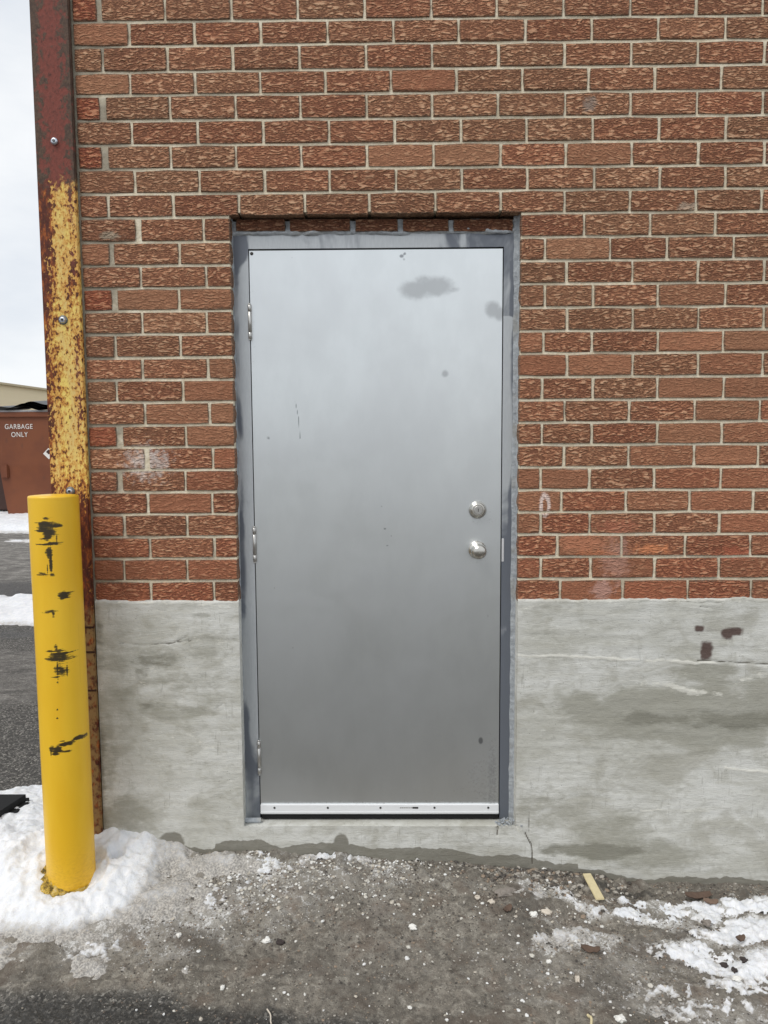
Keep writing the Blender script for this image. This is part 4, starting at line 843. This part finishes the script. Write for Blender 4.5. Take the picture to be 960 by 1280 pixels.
# wooden shim
q = gp(733, 1107, -.235); q2 = gp(750, 1137, -.235); d = math.atan2(q2[1] - q[1], q2[0] - q[0]); L_ = math.hypot(q2[0] - q[0], q2[1] - q[1])
zc = (zs_(q[0], q[1]) + zs_(q2[0], q2[1])) / 2
o = MB().box(-L_ / 2, L_ / 2, -.0155, .0155, -.003, .004, 0, .0012).build('wood_shim', WOOD, None, ((q[0] + q2[0]) / 2, (q[1] + q2[1]) / 2, zc + .019), (0, .05, d)); tag(o, 'pale flat wooden shim lying on the frozen mud against the wall', 'wood')
def shard(name, px, py, w_, h_, mat, label, cat, bend=.3, rot=0):
    q = gp(px, py, -.22)
    for _ in range(4): q = gp(px, py, zs_(q[0], q[1]))
    n_ = 14; X, Y = np.meshgrid(np.linspace(-1, 1, n_), np.linspace(-1, 1, 7)); e = 1 - .35 * vn(X * 3 + px, Y * 0, 3) - .5 * np.abs(X) ** 3
    P = np.stack([X * w_ / 2, Y * h_ / 2 * e, bend * w_ * (X ** 2) * .4 + .006 * vn(X * 4, Y * 3 + py, 4)], -1)
    P2 = P.copy(); P2[..., 2] -= .003 + .002 * vn(X * 5, Y * 5, 8); A = gridmesh(name, np.concatenate([P, P2[::-1]], 0), mat)
    o = link(name, A, None, (q[0], q[1], zs_(q[0], q[1]) + (.026 if q[0] > 1.0 else .010)), (.25, 0, rot)); return tag(o, label, cat)
shard('bark_chunk', 872, 1127, .095, .030, BARK, 'curled brown bark chunk lying on the snow by the wall at right', 'bark', .25, .05)
shard('bark_chunk', 888, 1135, .05, .024, plain('grey_bark', sr(120, 100, 86), .9, .3, 60, .004), 'small grey brown bark flake tucked under the larger chunk', 'bark', .3, -.3)
shard('dead_leaf', 738, 1190, .06, .022, BARK, 'dark curled dead leaf on the mud below the wood shim', 'leaf', .5, -.25)
shard('dead_leaf', 925, 1182, .035, .02, BARK, 'small reddish leaf scrap beside the snow at the right', 'leaf', .5, .4)
shard('dead_leaf', 634, 1140, .04, .02, BARK, 'brown leaf scrap in the mud under the right jamb', 'leaf', .5, .8)
def twig(px, py, px2, py2, r, mat, label):
    q = gp(px, py, -.23); q2 = gp(px2, py2, -.23); mb = MB(); v = []; n_ = 8
    for i in range(n_):
        t = i / (n_ - 1); x, y = q[0] + (q2[0] - q[0]) * t + .004 * math.sin(t * 5), q[1] + (q2[1] - q[1]) * t; z = zs_(x, y) + .006
        for j in range(6): a = j * math.pi / 3; v.append((x + r * math.cos(a), y + r * math.sin(a) * .5, z + r * math.sin(a)))
    f = [(i * 6 + j, i * 6 + (j + 1) % 6, (i + 1) * 6 + (j + 1) % 6, (i + 1) * 6 + j) for i in range(n_ - 1) for j in range(6)]
    return tag(link('twig', rawmesh('twig', v, f, mat, True)), label, 'twig')
twig(334, 1264, 341, 1280, .0022, PSTONE, 'pale straw stalk at the bottom edge left of centre'); twig(735, 1266, 742, 1282, .004, WOOD, 'tan twig poking in at the bottom edge right of centre')

# ================================================================== beyond the corner
def gl(px, py):
    q = gp(px, py, -.2)
    for _ in range(12): q = gp(px, py, float(zlot(np.array([q[0]]), np.array([q[1]]))[0]))
    return q
b0 = gl(9, 648); D = b0[1]; print('dumpster base', b0)
def at(px, py, dy=0.): return wp(px, py, D + dy)
zt = at(30, 515)[2]; zb = b0[2]; k_ = at(10, 600)[0] - at(9, 600)[0]      # metres per pixel
dr = tag(empty('dumpster', (at(40, 648)[0], D, zb)), 'brown steel dumpster with white lettering and a sagging black lid', 'dumpster')
def dsub(o): o.matrix_parent_inverse = Matrix.Translation((-at(40, 648)[0], -D, -zb)); return o
xl0, xl1 = at(-3, 560)[0], at(9, 640)[0]; xr = at(118, 560)[0]; zmid = at(2, 582)[2]
v = [(xl0, D, zt), (xl0 + .01, D, zmid), (xl1, D + .05, zb + .04), (xr - .15, D + .05, zb + .04), (xr, D, zmid), (xr, D, zt)]
v2 = [(x, y + (1.5 if z > zmid - .01 else 1.3), z) for x, y, z in v]
mb = MB().add(v + v2, [(0, 1, 4, 5), (1, 2, 3, 4), (6, 11, 10, 7), (7, 10, 9, 8), (0, 6, 7, 1), (1, 7, 8, 2), (2, 8, 9, 3), (3, 9, 10, 4), (4, 10, 11, 5)])
dsub(mb.build('body', BROWN, dr))
dsub(MB().box(xl0 - .03, xr + .03, D - .05, D + .02, zt - .10, zt, 0, .01).build('rim', BROWN, dr))
dsub(MB().box(xl0 + .05, xl0 + .20, D - .04, D + .02, zmid - .25, zmid + .02, 0, .02).build('fork_pocket', BROWN, dr))
for s in (0, 1):
    n_ = 30; X, Y = np.meshgrid(np.linspace(xl0 - .05 if s == 0 else (xl0 + xr) / 2 - .35, (xl0 + xr) / 2 + .25 if s == 0 else xr + .05, n_), np.linspace(D - .10, D + 1.5, 10))
    t = (X - X.min()) / (X.max() - X.min()); yy = (Y - D) / 1.5
    Zl = zt + .05 + .05 * s + .09 * np.sin(t * 3.1 + s * .8) + .12 * yy + .03 * np.sin(t * 15) - .05 * s * t
    P = np.stack([X, Y, Zl], -1); P2 = P.copy(); P2[..., 2] -= .05
    dsub(link('lid', gridmesh('lid', np.concatenate([P, P2[::-1]], 0), LID), dr))
dsub(MB().box(xl0, xr, D - .02, D + .06, zt, zt + .035, 0, .01).build('snow_ledge', SNOW, dr))
def text(body, px, py, size, parent, name, bold=.012):
    cu = bpy.data.curves.new(name, 'FONT'); cu.body = body; cu.size = size; cu.align_x = 'CENTER'; cu.align_y = 'CENTER'; cu.extrude = .002; cu.space_character = 1.12; cu.offset = 0
    t = bpy.data.objects.new('tmp', cu); C.objects.link(t); bpy.context.view_layer.update()
    me = bpy.data.meshes.new_from_object(t.evaluated_get(bpy.context.evaluated_depsgraph_get())); bpy.data.objects.remove(t); me.materials.clear(); me.materials.append(LETTER)
    q = at(px, py); o = link(name, me, parent, (q[0], D - .006, q[2]), (R(90), 0, 0)); o.scale = (.84, 1, 1); return dsub(o)
text('GARBAGE', 23.5, 533.5, k_ * 8.6, dr, 'lettering'); text('ONLY', 24.5, 543.5, k_ * 8.6, dr, 'lettering')
q = at(61, 567); s_ = k_ * 7
o = MB().add([(q[0] - s_, D - .006, q[2]), (q[0], D - .006, q[2] - s_), (q[0] + s_, D - .006, q[2]), (q[0], D - .006, q[2] + s_)], [(0, 1, 2, 3)]).add([(q[0] - s_ * .45, D - .009, q[2] + .3 * s_), (q[0], D - .009, q[2] - .15 * s_), (q[0] + s_ * .45, D - .009, q[2] + .3 * s_), (q[0], D - .009, q[2] + s_ * .75)], [(0, 1, 2, 3)], 1).build('placard', [LETTER, DKDUMP], dr); dsub(o)
# a second dumpster to its left, its shade put into a darker brown
q = at(-70, 640, .4); r2 = tag(empty('dumpster', (q[0], D + .4, zb)), 'dark brown dumpster showing as a shaded strip left of the lettered one', 'dumpster')
x0, x1 = at(-130, 600)[0], at(5, 600, .4)[0]
o = MB().box(x0, x1, D + .5, D + 1.9, zb + .12, zmid + .05, 0, .02).build('body', DKDUMP, r2); o.matrix_parent_inverse = Matrix.Translation((-q[0], -D - .4, -zb))
o = MB().box(x0 - .04, x1 - .3, D + .45, D + 1.95, zmid + .05, zmid + .12, 0, .02).build('lid', LID, r2); o.matrix_parent_inverse = Matrix.Translation((-q[0], -D - .4, -zb))
# long beige building behind
pa, pb = wp(-60, 473, 27), wp(57, 489, 34); d = (pb - pa) / np.linalg.norm(pb - pa)
A0, B0 = pa - d * 10, pb + d * 25; A0[2] = B0[2] = 0; zA = pa[2]; nrm = np.array([-d[1], d[0], 0]); 
v = []
for P in (A0, B0):
    for back in (0, 14):
        for z in (-.3, None): pass
zA = wp(0, 481, 30.6)[2]
pts = [A0, B0, B0 + nrm * 14, A0 + nrm * 14]
v = [(p_[0], p_[1], -.3) for p_ in pts] + [(p_[0], p_[1], zA) for p_ in pts]
br_ = tag(empty('long_building', (A0[0], A0[1], 0)), 'low beige building with a flat roof far behind the dumpsters', 'building')
def bsub(o): o.matrix_parent_inverse = Matrix.Translation((-A0[0], -A0[1], 0)); return o
bsub(MB().add(v, [(0, 1, 5, 4), (1, 2, 6, 5), (2, 3, 7, 6), (3, 0, 4, 7), (4, 5, 6, 7)]).build('wall', BEIGE, br_))
vv = []
for z in (zA - .02, zA + .07): vv += [(p_[0] - nrm[0] * .15 * (1 if i < 2 else -1), p_[1] - nrm[1] * .15 * (1 if i < 2 else -1), z) for i, p_ in enumerate(pts)]
bsub(MB().add(vv, [(0, 1, 5, 4), (1, 2, 6, 5), (2, 3, 7, 6), (3, 0, 4, 7), (4, 5, 6, 7), (3, 2, 1, 0)]).build('roof_edge', plain('roof_trim', sr(196, 182, 150), .7), br_))
q0 = wp(-20, 512, 28.5)
bsub(MB().add([(A0[0] - nrm[0] * .05, A0[1] - nrm[1] * .05, q0[2] - .9), (B0[0] - nrm[0] * .05, B0[1] - nrm[1] * .05, q0[2] - .9), (B0[0] - nrm[0] * .05, B0[1] - nrm[1] * .05, q0[2] + .12), (A0[0] - nrm[0] * .05, A0[1] - nrm[1] * .05, q0[2] + .12)], [(0, 1, 2, 3)]).build('white_band', WHITE, br_))
# plain black block for an unidentified dark shape at the snow's left edge
q = gp(0, 1008, -.17); print('block', q)
mb = MB().box(-.42, .0, -.22, .10, 0, .13, 0, .03)
for vi, p_ in enumerate(mb.v):
    if p_[0] > -.1: mb.v[vi] = (p_[0] - .06 * (p_[1] < 0) + .03, p_[1], p_[2])
o = mb.build('black_block', RUBBER, None, (gp(20, 1005, -.14)[0], gp(8, 1012, -.15)[1] + .05, -.268)); tag(o, 'plain black block poking in at the left edge beside the snow', 'block')
